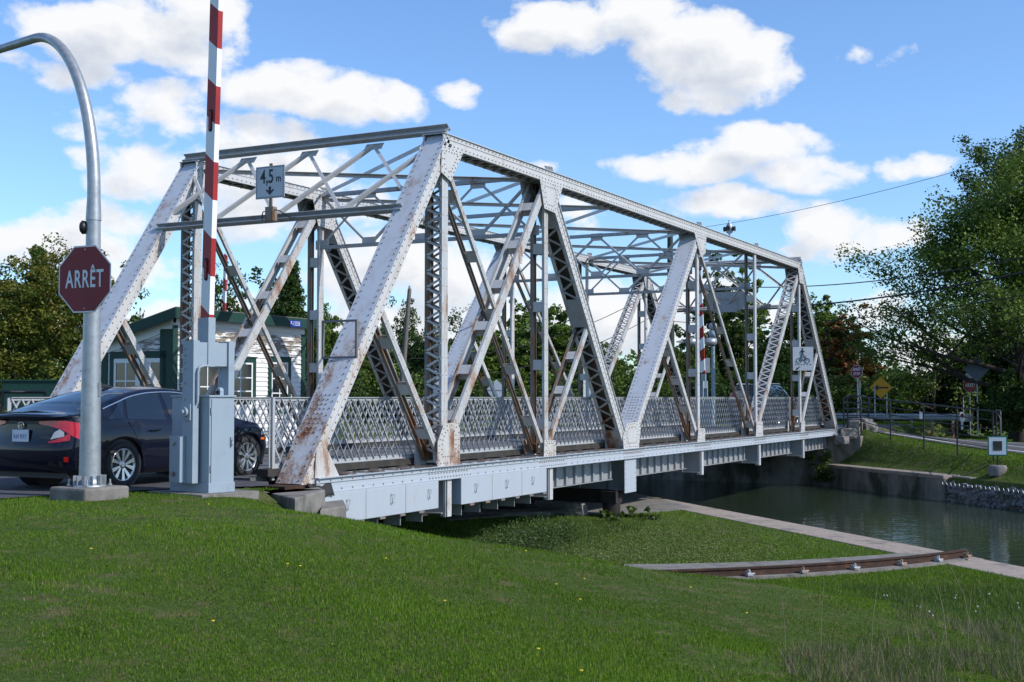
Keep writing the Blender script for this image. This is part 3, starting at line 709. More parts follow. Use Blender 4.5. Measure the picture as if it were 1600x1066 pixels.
# deep outer girder plates between the floor beams (grey, stiffened)
for k in range(2, 7):
    mb = MB(); x0, x1 = S_[k]+.35, S_[k+1]-.45; mb.box(x0, .36, -.72, x1, .375, ZCB-.02); mb.box(x0, .27, -.735, x1, .44, -.722)
    q = x0+.15
    while q < x1-.1: mb.box(q, .30, -.71, q+.09, .358, -.30); q += .5
    mb.build('side_girder', M['floorsteel'], bridge)
# deck, kerbs, sleepers
M['deck'] = noisy('worn_deck_surfacing', (.14, .14, .145), (.095, .095, .10), 4, .85, .3, c3=(.19, .19, .19), s3=.9, bscale=90)
mb = MB(); mb.box(-.35, .72, -.10, S_[7]+.35, BW-.72, .03); mb.build('deck', M['deck'], bridge)
M['oldwood'] = noisy('dark_old_timber', (.05, .045, .04), (.028, .025, .022), 6, .9, .4, stretch=(1, .15, 1))
for yy in (.50, BW-.72):
    mb = MB(); mb.box(-.2, yy, .045, S_[7]+.1, yy+.22, .16); mb.build('kerb_timber', M['oldwood'], bridge)
mb = MB(); x = .6
while x < S_[7]-.2: mb.box(x, .42, -.05, x+.28, BW-.42, .044 if False else -.101+.09); mb.box(x, .44, -.011, x+.25, .72, .045); mb.box(x, BW-.72, -.011, x+.25, BW-.44, .045); x += .95
mb.build('cross_timbers', M['oldwood'], bridge)

# railings: lattice of flat bars in frames
def railing(y, side):
    mb = MB(); x0, x1 = (-.0 if side > 0 else -.52), S_[7]+.15; z0, z1 = .17, 1.27
    sg = 1 if side > 0 else -1
    mb.box(x0, y-.035, z1-.012, x1, y+.035, z1); mb.box(x0, y-.006, z1-.06, x1, y+.006, z1-.012)
    mb.box(x0, y-.045, z0-.012, x1, y+.045, z0); mb.box(x0, y-.006, z0, x1, y+.006, z0+.06)
    rl = mb.build('railing', M['rail'], bridge)
    lt = MB(); dx = .70; st = .212; x = x0+.02
    while x < x1-.02:
        for dr, yo in ((1, -.012), (-1, .012)):
            xa, xb = x, x+dr*dx; za, zb = z1-.03, z0+.03
            if xb > x1: zb = za+(zb-za)*(x1-xa)/(xb-xa); xb = x1
            if xb < x0: zb = za+(zb-za)*(x0-xa)/(xb-xa); xb = x0
            lt.obox((xa, y+yo, za), (xb, y+yo, zb), -.004, .004, -.014, .014, YD, Vector((zb-za, 0, xa-xb)).normalized())
            o_ = Vector((zb-za, 0, xa-xb)).normalized()*.013
            lt.obox(Vector((xa, y+yo, za))+o_, Vector((xb, y+yo, zb))+o_, -.022*sg, .0, -.002, .002, YD, Vector((zb-za, 0, xa-xb)).normalized())
        x += st
    # the bars that enter through the end posts
    for xe, dr in ((x0, 1), (x1, -1)):
        for k in range(1, 4):
            zz = z1-.03-k*st/dx*(z1-z0-.06); L = (zz-z0-.03)/(z1-z0-.06)*dx
            lt.obox((xe, y, zz), (xe+dr*L, y, z0+.03), -.006, .006, -.014, .014, YD, Vector((z0+.03-zz, 0, -dr*L)).normalized())
    lt.build('lattice', M['rail'], rl)
    for k, x in enumerate([x0] + [S_[j]+.35 for j in range(1, 7)]+[x1]):
        p = MB(); p.box(x-.03, y-.03*sg-.02, -.02, x+.03, y-.03*sg+.02, z1-.013); p.box(x-.06, y-.006, z0, x-.03, y+.006, z1-.02)
        p.build('rail_post', M['rail'], rl)
railing(.60, 1); railing(BW-.60, -1)

# portals and sway frames
def strut(mb, A, B, w=.09, t=.09, gap=.0):
    """pair of angles back to back"""
    mb.beam(A, B, w, .012); A = Vector(A); B = Vector(B); d = Vector((0,0,-t/2)); mb.beam(A+d, B+d, .012, t, (0,0,1))
def ang_bar(mb, A, B, w=.06, nrm=(1,0,0)):
    mb.beam(A, B, .012, w, nrm) if False else None
    A = Vector(A); B = Vector(B); a = (B-A).normalized(); nn = Vector(nrm).normalized(); wd = a.cross(nn).normalized()
    mb.obox(A, B, -w/2, w/2, 0, .009, wd, nn); mb.obox(A, B, -w/2, -w/2+.009, -w, .0, wd, nn)
def portal(sT, sLow, zL, nm, sgn):
    tp = lambda f: Vector((sT, .12+(BW-.24)*f, ZT-.02)); lw = lambda f: Vector((sLow, .12+(BW-.24)*f, zL))
    nrm = Vector((-(ZT-zL), 0, (sT-sLow))).normalized()*sgn; nrm = Vector((abs(nrm.x)*(-1 if sT > sLow else 1), 0, abs(nrm.z)))
    up = (tp(0)-lw(0)).normalized(); mb = MB()
    for (c, w) in ((tp, .14), (lw, .11)):
        A = c(-.02) if c is tp else c(0.03); B = c(1.02) if c is tp else c(.97); 
        off = Vector((0,0,.16)) if c is tp else Vector((0,0,0))
        hh_ = -.145 if c is tp else -.105; mb.obox(A+off, B+off, hh_, .02, -.012, 0, up, nrm); mb.obox(A+off, B+off, .0 if False else -.012, .0, -.085, .085, up, nrm); mb.obox(A+off, B+off, hh_, hh_+.012, -.05, .05, up, nrm)
    pf = mb.build(nm, M['steel_dark'], bridge)
    lt = MB()
    for k in range(5):
        for j in (k-1, k+1):
            if 0 <= j <= 4:
                A = tp(k/4)-up*.05; B = lw(j/4)+up*.02
                ang_bar(lt, A+nrm*(.02 if j > k else -.02), B+nrm*(.02 if j > k else -.02), .065, nrm)
        for c, f0 in ((tp, -.16), (lw, .13)):
            p = c(k/4)
            if 0 < k < 4: lt.obox(p+Vector((0,-.2,0)), p+Vector((0,.2,0)), -.14 if c is tp else -.02, .02 if c is tp else .14, -.03, -.02, up, nrm)
    lt.build('portal_lattice', M['steel'], pf)
    # the flat gussets lying along the lower strut ends
    return pf
portal(S_[1]+.06, 3.30, 4.68, 'portal_frame', 1)
portal(S_[6]-.06, 30.78, 4.68, 'portal_frame', -1)
for k in (2, 4, 5):
    mb = MB(); x = S_[k]
    top = ZT-.06; low = 4.85
    mb.obox((x, .3, top), (x, BW-.3, top), -.06, .06, -.09, 0, (1,0,0), (0,0,1)); mb.obox((x, .3, low), (x, BW-.3, low), -.05, .05, -.08, 0, (1,0,0), (0,0,1))
    sf = mb.build('sway_frame', M['steel_dark'], bridge)
    lt = MB(); mid = BW/2
    for (A, B) in (((.35, top), (mid*.5+.15, low)), ((mid, top), (mid*.5+.15, low)), ((mid, top), (mid*1.5-.15, low)), ((BW-.35, top), (mid*1.5-.15, low)),
                   ((.35, low), (mid*.5+.15, top)), ((mid, low), (mid*.5+.15, top)), ((mid, low), (mid*1.5-.15, top)), ((BW-.35, low), (mid*1.5-.15, top))):
        ang_bar(lt, (x+.012, A[0], A[1]-.04), (x+.012, B[0], B[1]-.04), .055, (-1,0,0))
    for yq in (mid*.5+.15, mid, mid*1.5-.15, .42, BW-.42):
        for z in (top-.14, low-.02): lt.box(x-.004, yq-.19, z-.06, x+.004, yq+.19, z+.16)
    lt.build('sway_lattice', M['steel'], sf)
ks = [1, 2, 3, 4, 5, 6]
for k in range(5):
    xa, xb = S_[ks[k]], S_[ks[k+1]]
    mb = MB(); ang_bar(mb, (xa+.1, TW, ZT-.10), (xb-.1, BW-TW, ZT-.10), .075, (0,0,1)); ang_bar(mb, (xa+.1, BW-TW, ZT-.16), (xb-.1, TW, ZT-.16), .075, (0,0,1))
    mb.build('top_lateral_brace', M['steel'], bridge)
mb = MB(); mb.obox((S_[3], .3, ZT-.08), (S_[3], BW-.3, ZT-.08), -.06, .06, -.09, 0, (1,0,0), (0,0,1)); mb.build('top_strut', M['steel_dark'], bridge)

# ballast boxes hung under both chords of the short arm
def ballast(y0, sgn):
    for (xa, xb, zb0, zb1, hs) in ((.46, 3.92, -.70, -.60, (1.05, 2.35, 3.55)), (4.74, 8.35, -.74, -.745, (5.25, 6.5, 7.65))):
        mb = MB(); ya = y0; yb = y0+.55*sgn; y_ = sorted((ya, yb))
        P = [(xa, ya, ZCB-.016), (xb, ya, ZCB-.016), (xb, ya, -.73), (xa, ya, -.73)]
        mb.prism(P if sgn > 0 else P[::-1], (0, yb-ya, 0))
        o = mb.build('ballast_box', M['plate'], bridge, bevel=.012)
        e = MB(); q = xa
        for f in (.33, .68):
            xx = xa+(xb-xa)*f; e2 = MB(); e2.box(xx, ya-.004*sgn if sgn > 0 else ya, -.728, xx+.006, ya if sgn > 0 else ya+.004, ZCB-.02); e2.build('panel_joint', M['rivet'], o)
        k = xa+.3
        while k < xb-.15: e = MB(); e.box(k, min(ya-.02*sgn, ya+.06*sgn), -.765, k+.16, max(ya-.02*sgn, ya+.06*sgn), -.731); e.build('hinge', M['rivet'], o); k += .62
        for h in hs:
            hm = MB(); yy = ya-.035*sgn
            hm.tube([(h, ya-.001*sgn, -.37), (h, yy, -.37), (h, yy, -.52), (h, ya-.001*sgn, -.52)], .007, 6); hm.tube([(h, yy, -.37), (h+.05, yy, -.375), (h+.05, yy, -.515), (h, yy, -.52)], .006, 6)
            hm.build('handle', M['galv'], o)
        k = xa+.25
        while k < xb:
            f = MB(); f.box(k, y0+.15*sgn if sgn > 0 else y0-.5, -.95, k+.02, y0+.5 if sgn > 0 else y0-.15, -.735); f.box(k, min(y0+.5*sgn, y0+.48*sgn), -.95, k+.55, max(y0+.5*sgn, y0+.48*sgn), -.80); f.build('ballast_bracket', M['floorsteel'], o); k += .72
ballast(-.085, 1); ballast(BW+.085, -1)
# dark mass of the counterweight between the trusses
mb = MB(); mb.box(.5, .6, -.95, 8.2, BW-.6, -.30); mb.build('counterweight', M['oldwood'], bridge)
# pivot drum and column
mb = MB(); mb.lathe((S_[3], BW/2, 0), [(1.2, -1.05), (1.2, -1.28), (.55, -1.32), (.5, -1.52), (.8, -1.6)], 32)
mb.box(S_[3]-.35, .5, -1.32, S_[3]+.35, BW-.5, -1.02)
M['blackiron'] = noisy('shade_black_iron', (.030,.022,.018), (.016,.013,.012), 9, .8, .4, c3=(.07,.035,.02), s3=3, t3=(.6,.8))  # iron coloured near-black to stand in for shade under the span
mb.build('pivot_drum', M['blackiron'], bridge)
for y in (.35, BW-.35):
    mb = MB(); mb.box(S_[3]-.55, y-.2, -1.30, S_[3]-.15, y+.2, -1.02); mb.lathe((S_[3]-.35, y, 0), [(.22, -1.6), (.22, -1.3)], 14); mb.build('balance_wheel_mount', M['blackiron'], bridge)
# rectangular empty sign frame welded to the near end post
mb = MB(); fx = 1.55; up = Vector((S_[1], 0, ZT)).normalized(); nrm = Vector((-up.z, 0, up.x))
c = up*(2.95)+nrm*.02
mb2 = MB()
zz0, zz1 = 1.92, 2.52; sx = 1.36
for (ya, yb, za, zb) in ((-.05,.62,zz0,zz0),(-.05,.62,zz1,zz1)):
    mb2.obox((sx, ya, za), (sx, yb, zb), -.018, .018, -.018, .018, (1,0,0), (0,0,1))
for ya in (-.05, .62): mb2.obox((sx, ya, zz0-.018), (sx, ya, zz1+.018), -.018, .018, -.018, .018, (1,0,0), (0,1,0))
mb2.build('sign_frame', M['rivet'], bridge)
# pivot pier on the ground
mb = MB(); mb.lathe((bw(S_[3], BW/2).x, bw(S_[3], BW/2).y, Z_PIT), [(1.5, -.2), (1.5, .06), (1.3, .10)], 40)
tag(mb.build('pivot_pier', M['concrete']), 'round low concrete pier carrying the pivot under the middle of the bridge', 'pier')
# ------------------------------------------------------------------ sign and pole at the stop line
def octagon(mb, w, t, x0=0, mi=0, ax='x'):
    r = w/2/math.cos(math.pi/8); P = [(x0, r*math.cos(math.pi/8+k*math.pi/4), r*math.sin(math.pi/8+k*math.pi/4)) for k in range(8)]
    mb.prism(P, (t, 0, 0), mi)
def stop_sign(parent, loc, az, w, txt, lines=1, name='sign_plate'):
    """az: compass direction (from +Y towards +X) the sign faces"""
    e = D.objects.new(name, None)
    mb = MB(); octagon(mb, w, .004); o = mb.build(name, M['signwhite'], parent); o.location = loc; o.rotation_euler = (0, 0, math.pi/2-az)
    mb = MB(); octagon(mb, w*.955, .003, .0045); mb.build('sign_face', M['signred'], o)
    mb = MB(); octagon(mb, w*.98, .003, -.0035); mb.build('sign_back', M['signback'], o)
    rot = (math.pi/2, 0, math.pi/2)
    if lines == 1: text_obj('lettering', txt, w*.37, M['signwhite'], o, (.0085, 0, -.01), rot, .001, .60, .0045, sp=1.14)
    else:
        for k, s in enumerate(txt.split('|')): text_obj('lettering', s, w*.30, M['signwhite'], o, (.0085, 0, w*(.16-.34*k)), rot, .001, .82, .004*w)
    mb = MB()
    for z in (-w*.44, w*.44): mb.lathe((.008, 0, z), [(.011, 0), (.008, .004)], 8, axis=(1,0,0))
    mb.build('bolt', M['galv'], o)
    return o
blk = Vector((-5.41, 16.22, -.12))
mb = MB(); mb.box(-.35, -.35, 0, .35, .35, .25); o = mb.build('concrete_block', M['concrete'], bevel=.03); o.location = blk; o.rotation_euler = (0, 0, -R(33)); tag(o, 'square weathered concrete block under the curved grey sign pole', 'concrete block')
pole = empty('sign_pole', (blk.x, blk.y, .13), 0, 'tall grey tapered pole curving over to the left with a bell on it', 'pole')
mb = MB(); pts = []; rad = []
for k in range(9): f = k/8; pts.append((0, 0, .1+f*3.4)); rad.append(.136-.048*f)
mb.tube(pts, rad, 24, cap=False); mb.build('pole_shaft', M['galv'], pole)
mb = MB(); pts = [(0,0,3.42)]; rad = [.098]; adir = Vector((-math.sin(R(52)), math.cos(R(52)), 0))
pts.append((0,0,3.7)); rad.append(.085)
for k in range(0, 21):
    a = k/20*math.pi/2; pts.append(tuple(adir*(1.45*(1-math.cos(a)))+Vector((0,0,3.72+2.34*math.sin(a))))); rad.append(.084-.022*k/20)
for k in range(1, 5): pts.append(tuple(adir*(1.45+.5*k)+Vector((0,0,6.06)))); rad.append(.062-.003*k)
mb.tube(pts, rad, 20, cap=True); mb.build('curved_arm', M['galv'], pole)
mb = MB(); mb.lathe((0,0,0), [(.20, -.005), (.20, .02), (.15, .022), (.145, .10)], 24)
for k in range(12):
    a = k*math.pi/6; d = Vector((math.cos(a), math.sin(a), 0)); mb.obox(d*.13, d*.205, -.006, .006, .02, .14, d.cross(Vector((0,0,1))), (0,0,1))
mb.build('pole_base', M['galv'], pole)
for k in range(4):
    a = k*math.pi/2+.2; mb = MB(); mb.tube([(.25*math.cos(a), .25*math.sin(a), -.02), (.25*math.cos(a), .25*math.sin(a), .09)], .014, 8); mb.tube([(.25*math.cos(a), .25*math.sin(a), .01), (.25*math.cos(a), .25*math.sin(a), .035)], .028, 6); mb.build('anchor_bolt', M['galv'], pole)
mb = MB(); d = Vector((-math.cos(R(18)), -math.sin(R(18))*0.2, 0)).normalized(); mb.lathe(d*.08+Vector((0,0,3.33)), [(.05, 0), (.085, .02), (.09, .06), (.06, .085)], 18, axis=d); mb.build('bell', M['black'], pole)
mb = MB(); mb.box(.10, -.06, 1.15, .125, .02, 1.33); mb.build('hand_hole_cover', M['galv'], pole)
az = R(204); sn = Vector((math.sin(az), math.cos(az), 0))
ss = empty('stop_sign', Vector((blk.x, blk.y, 0))+sn*.14, 0, 'large red octagonal sign reading ARRÊT fixed to the curved grey pole', 'stop sign')
stop_sign(ss, (0, 0, 2.78), az, .86, 'ARRÊT')
mb = MB(); 
for z in (2.45, 3.1): mb.obox(-sn*.14, sn*.0, -.02, .02, z-.02, z+.02, sn.cross(Vector((0,0,1))), (0,0,1))
mb.build('bracket', M['galv'], ss)

# ------------------------------------------------------------------ barrier gates
M['stripe_red'] = noisy('barrier_red', (.36, .014, .012), (.28, .012, .010), 4, .45, 0)
def make_barrier(label, group):
    """origin at the corner of the cabinet nearest the camera; x along the hinge axis, y along the wide side"""
    b = empty('barrier_gate', (0,0,0), 0, label, 'barrier gate', group)
    mb = MB(); mb.box(0, 0, .06, .42, .80, 1.28); mb.box(-.02, -.02, 1.28, .44, .82, 1.305); mb.box(-.012, -.012, 0, .432, .812, .13); mb.build('cabinet', M['cabinet'], b, bevel=.004)
    mb = MB(); mb.box(.03, -.010, .10, .405, -.0005, 1.255); mb.build('cabinet_door', M['cabinet'], b, bevel=.003)
    mb = MB(); mb.box(.028, -.0045, .098, .407, -.0003, 1.257); mb.build('door_gap', M['rubber'], b)
    mb = MB(); mb.obox((.20,.08,1.30), (.26,.08,1.30), -.05, .05, 0, .06, YD, (0,0,1)); mb.lathe((.20,.08,1.36), [(.05, 0), (.05, .06)], 14, axis=(1,0,0)); mb.build('lifting_lug', M['cabinet'], b)
    mb = MB(); mb.lathe((.20,.08,1.36), [(.016, -.003), (.016, .063)], 10, axis=(1,0,0)); mb.build('lug_hole', M['rubber'], b)
    mb = MB(); mb.box(.345, -.030, .62, .375, -.011, .74); mb.tube([(.36, -.030, .70), (.36, -.045, .70), (.36, -.045, .62)], .007, 6); mb.build('latch', M['galv'], b)
    for z in (.28, 1.05): mb = MB(); mb.tube([(.022, -.014, z), (.022, -.014, z+.09)], .009, 8); mb.build('door_hinge', M['galv'], b)
    yb = .30
    for (x0, z0, nm) in ((-.14, .13, 'counterweight_arm'), (.455, .9, 'counterweight_arm')):
        mb = MB(); mb.box(x0, yb-.13, z0, x0+.012, yb+.10, 2.04); mb.box(x0+.012, yb-.13, z0, x0+.10, yb-.118, 2.04); mb.box(x0+.012, yb+.088, z0, x0+.10, yb+.10, 2.04)
        mb.box(x0+.012, yb-.118, z0, x0+.098, yb+.088, z0+.012); mb.box(x0+.012, yb-.118, 2.028, x0+.098, yb+.088, 2.04)
        ca = mb.build(nm, M['cabinet'], b)
        for z in (1.93, 1.84, 1.75, 1.66, 1.47, 1.25):
            mb = MB(); mb.lathe((x0-.001, yb+.05, z), [(.017, -.012), (.017, 0)], 6, axis=(1,0,0)); mb.build('bolt', M['steel_dark'], ca)
    mb = MB(); mb.box(-.19, yb+.02, .14, -.142, yb+.30, .76); mb.box(-.23, yb+.02, .14, -.192, yb+.08, .75); mb.build('weight_plate', M['cabinet'], b, bevel=.003)
    for z in (.25, .66):
        mb = MB(); mb.lathe((-.19, yb+.2, z), [(.03, -.03), (.03, 0)], 8, axis=(1,0,0)); mb.build('bolt', M['steel_dark'], b)
    mb = MB(); mb.box(-.165, yb-.10, .97, -.142, yb+.07, 1.19); mb.lathe((-.165, yb-.01, 1.08), [(.065, -.04), (.065, 0)], 20, axis=(1,0,0)); mb.lathe((-.205, yb-.01, 1.08), [(.03, -.035), (.03, 0)], 14, axis=(1,0,0)); mb.build('hinge_hub', M['cabinet'], b)
    mb = MB(); mb.tube([(-.09, yb-.16, 1.2), (-.09, yb-.165, 1.62), (-.07, yb-.17, 1.68), (.0, yb-.17, 1.70), (.10, yb-.17, 1.70)], .016, 8); mb.build('conduit', M['cabinet'], b)
    mb = MB(); mb.box(-.038, yb-.10, 1.70, .455, yb-.085, 2.02); mb.box(-.038, yb+.06, 1.70, .455, yb+.075, 2.02); mb.box(-.038, yb-.085, 1.70, .455, yb+.06, 1.712); mb.build('cross_piece', M['cabinet'], b)
    mb = MB(); mb.box(.115, yb-.115, 1.69, .235, yb+.115, 2.36); ab = mb.build('arm_bracket', M['cabinet'], b, bevel=.004)
    for z in (1.76, 2.30):
        for y in (-.08, .08):
            mb = MB(); mb.lathe((.114, yb+y, z), [(.012, -.008), (.012, 0)], 6, axis=(1,0,0)); mb.build('bolt', M['steel_dark'], ab)
    # the arm: stripes run diagonally on the broad face and square on the narrow face
    arm = MB(); zt_ = 7.6; lean = -.030; hw = .092; xa, xb = .135, .215
    def P(x, y, z): return (x, yb+y+lean*(z-2.0), z)
    bands = []; z = 2.36; red = True; H = .52
    seq = [(2.36, 2.40, 1)]; z = 2.40; c = 0
    while z < zt_: seq.append((z, min(z+H, zt_), c)); z += H; c = 1-c
    sl = .14
    for (za, zb, c) in seq:
        first = za == 2.36; last = zb >= zt_
        a_l = za if first else za+sl; b_l = zb if last else zb+sl    # upper at +y (left) edge
        pts = [P(xa, hw, a_l), P(xa, -hw, za), P(xb, -hw, za), P(xb, hw, a_l), P(xa, hw, b_l), P(xa, -hw, zb), P(xb, -hw, zb), P(xb, hw, b_l)]
        arm.add(pts, [(0,1,5,4),(1,2,6,5),(2,3,7,6),(3,0,4,7)]+([(0,3,2,1)] if first else [])+([(4,5,6,7)] if last else []), c)
    ar = arm.build('barrier_arm', [M['white'], M['stripe_red']], b)
    for z in (3.02, 5.06, 7.1):
        mb = MB(); x = xa-.012
        prof = [(x, yb+lean*(z-2)+.035*math.cos(a)*1.0, z+(.12 if math.sin(a) > 0 else -.12)+.035*math.sin(a)) for a in np.linspace(0, 2*math.pi, 17)[:-1]]
        mb.prism(prof, (.014, 0, 0)); rm = mb.build('lamp_rim', M['rubber'], ar)
        mb = MB(); prof = [(x-.01, p[1]*.0+yb+lean*(z-2)+(p[1]-yb-lean*(z-2))*.7, z+(p[2]-z)*.82) for p in prof]; mb.prism(prof, (.012, 0, 0)); mb.build('lamp_lens', M['signred'], ar)
    mb = MB(); mb.box(-.25, -.18, -.12, .72, 1.0, -.0); mb.build('base_slab', M['concrete'], b, bevel=.01)
    return b
gate = make_barrier('near raised red and white barrier arm on a pale grey cabinet beside the dark car', 'barrier gates with their arms raised')
gp = atz(326, 771, -.01); gate.location = gp; gate.rotation_euler = (0, 0, math.pi/2-R(38))
g2 = copy_tree(gate); g2.location = atd(1092, 640, 59).xy.to_3d(); g2.location.z = -.02; g2.rotation_euler = (0, 0, math.pi/2+R(152)); g2['label'] = 'far raised red and white barrier arm seen through the right end of the bridge'
g3 = copy_tree(gate); p = atd(349, 560, 56); g3.location = (p.x, p.y, -.05); g3.rotation_euler = (0, 0, math.pi/2-R(40)); g3['label'] = 'raised red and white barrier arm standing behind the cabin roof'

# ------------------------------------------------------------------ clearance sign on the portal
y0, y1 = 2.68, 3.36
M['signgrey'] = noisy('dull_white_sign_sheeting', (.50, .54, .58), (.44, .48, .52), 3, .5, 0)
cs = empty('clearance_sign', bw(2.98, 3.03, 4.62), BROT, 'small square white sign reading 4,5 m with a down arrow, above the bridge entrance', 'sign')
mb = MB(); mb.box(-.012, -.34, .36, 0, .34, .97); mb.build('sign_plate', M['signback'], cs, bevel=.01)
mb = MB(); mb.box(-.0165, -.33, .37, -.0125, .33, .96); mb.build('sign_face', M['signgrey'], cs)
mb = MB()
for (a, b_, c, d) in ((-.315,.315,.38,.388),(-.315,.315,.942,.95),(-.315,-.307,.388,.942),(.307,.315,.388,.942)): mb.box(-.019, a, c, -.0168, b_, d)
mb.build('sign_border', M['black'], cs)
text_obj('lettering', '4,5', .36, M['black'], cs, (-.018, .07, .76), (math.pi/2, 0, -math.pi/2), .001, .72, .006)
text_obj('lettering', 'm', .19, M['black'], cs, (-.018, -.20, .72), (math.pi/2, 0, -math.pi/2), .001, .85, .004)
mb = MB(); mb.prism([(-.018,.0,.42),(-.018,-.095,.51),(-.018,-.085,.535),(-.018,-.028,.505),(-.018,-.028,.58),(-.018,.028,.58),(-.018,.028,.505),(-.018,.085,.535),(-.018,.095,.51)], (-.002,0,0)); mb.build('arrow', M['black'], cs)
mb = MB(); mb.box(.0, -.03, .0, .03, .03, 1.02); mb.box(-.04, -.09, -.06, .09, .09, .20); mb.build('bracket', M['rivet'], cs)
mb = MB(); mb.tube([(0,.09,.12),(0,.17,.12),(0,.19,.06),(0,.19,-.05)], .011, 6); mb.tube([(0,-.09,.14),(0,-.2,.12),(.1,-.4,-.02),(.12,-.5,-.02)], .011, 6); mb.build('cable', M['black'], cs)

# pedestrian and bicycle sign on the far end of the near truss
bs = empty('bicycle_sign', bw(29.42, -.06, 2.1), BROT, 'square white sign with a walker above a bicycle on the right end of the bridge', 'sign')
d_ = R(-35)
bso = D.objects.new('sign_plate', None)
mb = MB(); mb.box(-.012, -.42, 0, 0, .42, 1.0); pl_ = mb.build('sign_plate', M['signback'], bs, bevel=.01)
mb = MB(); mb.box(-.0165, -.41, .01, -.0125, .41, .99); mb.build('sign_face', M['signgrey'], pl_)
mb = MB()
def stroke(pts, r=.016): mb.tube([(-.02, a, b) for a, b in pts], r, 6)
mb.lathe((-.0175, .02, .92), [(.035, -.003), (.035, 0)], 14, axis=(1,0,0))
stroke([(.02,.88),(.02,.74)], .03); stroke([(.02,.74),(.09,.60)]); stroke([(.02,.74),(-.07,.60)]); stroke([(.02,.86),(.10,.77)]); stroke([(.02,.86),(-.07,.79)])
for cx in (.17, -.17): stroke([(cx+.10*math.cos(a), .42+.10*math.sin(a)) for a in np.linspace(0, 2*math.pi, 19)], .012)
stroke([(.17,.42),(.08,.56),(-.10,.56),(-.17,.42)], .011); stroke([(.08,.56),(-.02,.42),(.17,.42)], .011); stroke([(-.02,.42),(-.10,.56),(-.10,.60),(-.14,.61)], .011); stroke([(.08,.56),(.08,.60),(.04,.60)], .011)
for k in range(6): mb.box(-.019, -.33+k*.12, .235, -.017, -.26+k*.12, .265)
stroke([(.12,.17),(.24,.08)], .018); mb.prism([(-.018,.30,.03),(-.018,.18,.07),(-.018,.25,.14)], (-.003,0,0))
mb.build('pictogram', M['black'], pl_)
pl_.rotation_euler = (0, 0, R(20)); bs.scale = (1, .86, .86); bs.location.z += .12
# signal lamp on the top chord
nl_ = empty('signal_beacon', bw(21.9, .23, ZT+.02), BROT, 'small grey beacon with dark lenses on top of the near top chord', 'beacon')
mb = MB(); mb.box(-.3, -.18, 0, .3, .18, .03); mb.tube([(0,0,.03),(0,0,.25)], .05, 10); mb.build('beacon_post', M['galv'], nl_)
mb = MB(); mb.lathe((0,0,.25), [(.09,0),(.16,.05),(.16,.42),(.10,.5),(.05,.56),(.05,.66)], 14); mb.build('beacon_body', M['galv'], nl_)
for sx, sy in ((1,0),(-1,0),(0,1),(0,-1)):
    mb = MB(); c = Vector((sx*.15, sy*.15, .48)); mb.lathe(c, [(.10,0),(.13,.14)], 14, axis=(sx,sy,0)); mb.build('lens_hood', M['black'] if sy or sx < 0 else M['galv'], nl_)

nl_.scale = (.62,)*3
hs_ = empty('hanging_sign', bw(30.62, 3.2, 4.5), BROT, 'back of a wide grey sign hanging in the far portal of the bridge', 'sign')
mb = MB(); mb.prism([(0,-1.0,.98),(0,1.0,.98),(0,1.0,.30),(0,.55,.0),(0,-.55,.0),(0,-1.0,.30)], (.02,0,0)); mb.build('sign_back', M['signback'], hs_); hs_.scale = (1, .8, .8)
mb = MB(); mb.box(-.03,-.6,-.05,-.001,-.54,1.3); mb.box(-.03,.54,-.05,-.001,.6,1.3); mb.box(-.028,-.538,.6,-.002,.538,.66); mb.build('sign_bracket', M['steel_dark'], hs_)
# ------------------------------------------------------------------ bridge keeper's cabin
def pl(x, y, yl):
    d = ray(x, y); o = Vector((0,0,EYE)); nn = UY; t_ = (yl+Vector((BX,BY,0)).dot(UY))/d.dot(nn); p = o+d*t_; q = p-Vector((BX,BY,0)); return q.dot(UX), p.z
def ps(x, y, sl):
    d = ray(x, y); o = Vector((0,0,EYE)); t_ = (sl+Vector((BX,BY,0)).dot(UX))/d.dot(UX); p = o+d*t_; q = p-Vector((BX,BY,0)); return q.dot(UY), p.z
YH = 8.2
cab = empty('bridge_cabin', (BX, BY, 0), BROT, 'small white clapboard cabin with peeling paint and dark green trim behind the bridge', 'cabin')
sA = pl(271, 500, YH)[0]; sB = pl(474, 500, YH)[0]; yB = ps(166, 545, sA)[0]+.05
zF = pl(474, 513, YH)[1]
mw_ = D.materials.new('peeling_clapboard'); mw_.use_nodes = True; t = mw_.node_tree; b = t.nodes['Principled BSDF']; b.inputs['Roughness'].default_value = .65
tcn = nd(t, 'ShaderNodeTexCoord'); mp = nd(t, 'ShaderNodeMapping'); mp.inputs['Scale'].default_value = (1, 1, 5); lk(t, tcn.outputs['Object'], mp.inputs[0])
n1 = nd(t, 'ShaderNodeTexNoise', i_Scale=2.6, i_Detail=8.0, i_Roughness=.75); lk(t, mp.outputs[0], n1.inputs['Vector'])
n2 = nd(t, 'ShaderNodeTexNoise', i_Scale=.8, i_Detail=3.0); lk(t, tcn.outputs['Object'], n2.inputs['Vector'])
sx = nd(t, 'ShaderNodeSeparateXYZ'); lk(t, tcn.outputs['Object'], sx.inputs[0])
zb_ = ramp(t, mathn(t, 'DIVIDE', sx.outputs[2], 4.0), [(.50, g(0)), (.60, g(.13)), (.69, g(.15)), (.72, g(-.0))])
v_ = mathn(t, 'ADD', mathn(t, 'ADD', mathn(t, 'MULTIPLY', n1.outputs[0], .8), mathn(t, 'MULTIPLY', n2.outputs[0], .25)), zb_.outputs[0])
r_ = ramp(t, v_, [(.635, g(0)), (.68, g(1))])
n4 = nd(t, 'ShaderNodeTexNoise', i_Scale=14.0, i_Detail=5.0); lk(t, mp.outputs[0], n4.inputs['Vector'])
wd_ = ramp(t, n4.outputs[0], [(.3, (.10, .075, .055)), (.7, (.33, .29, .25))])
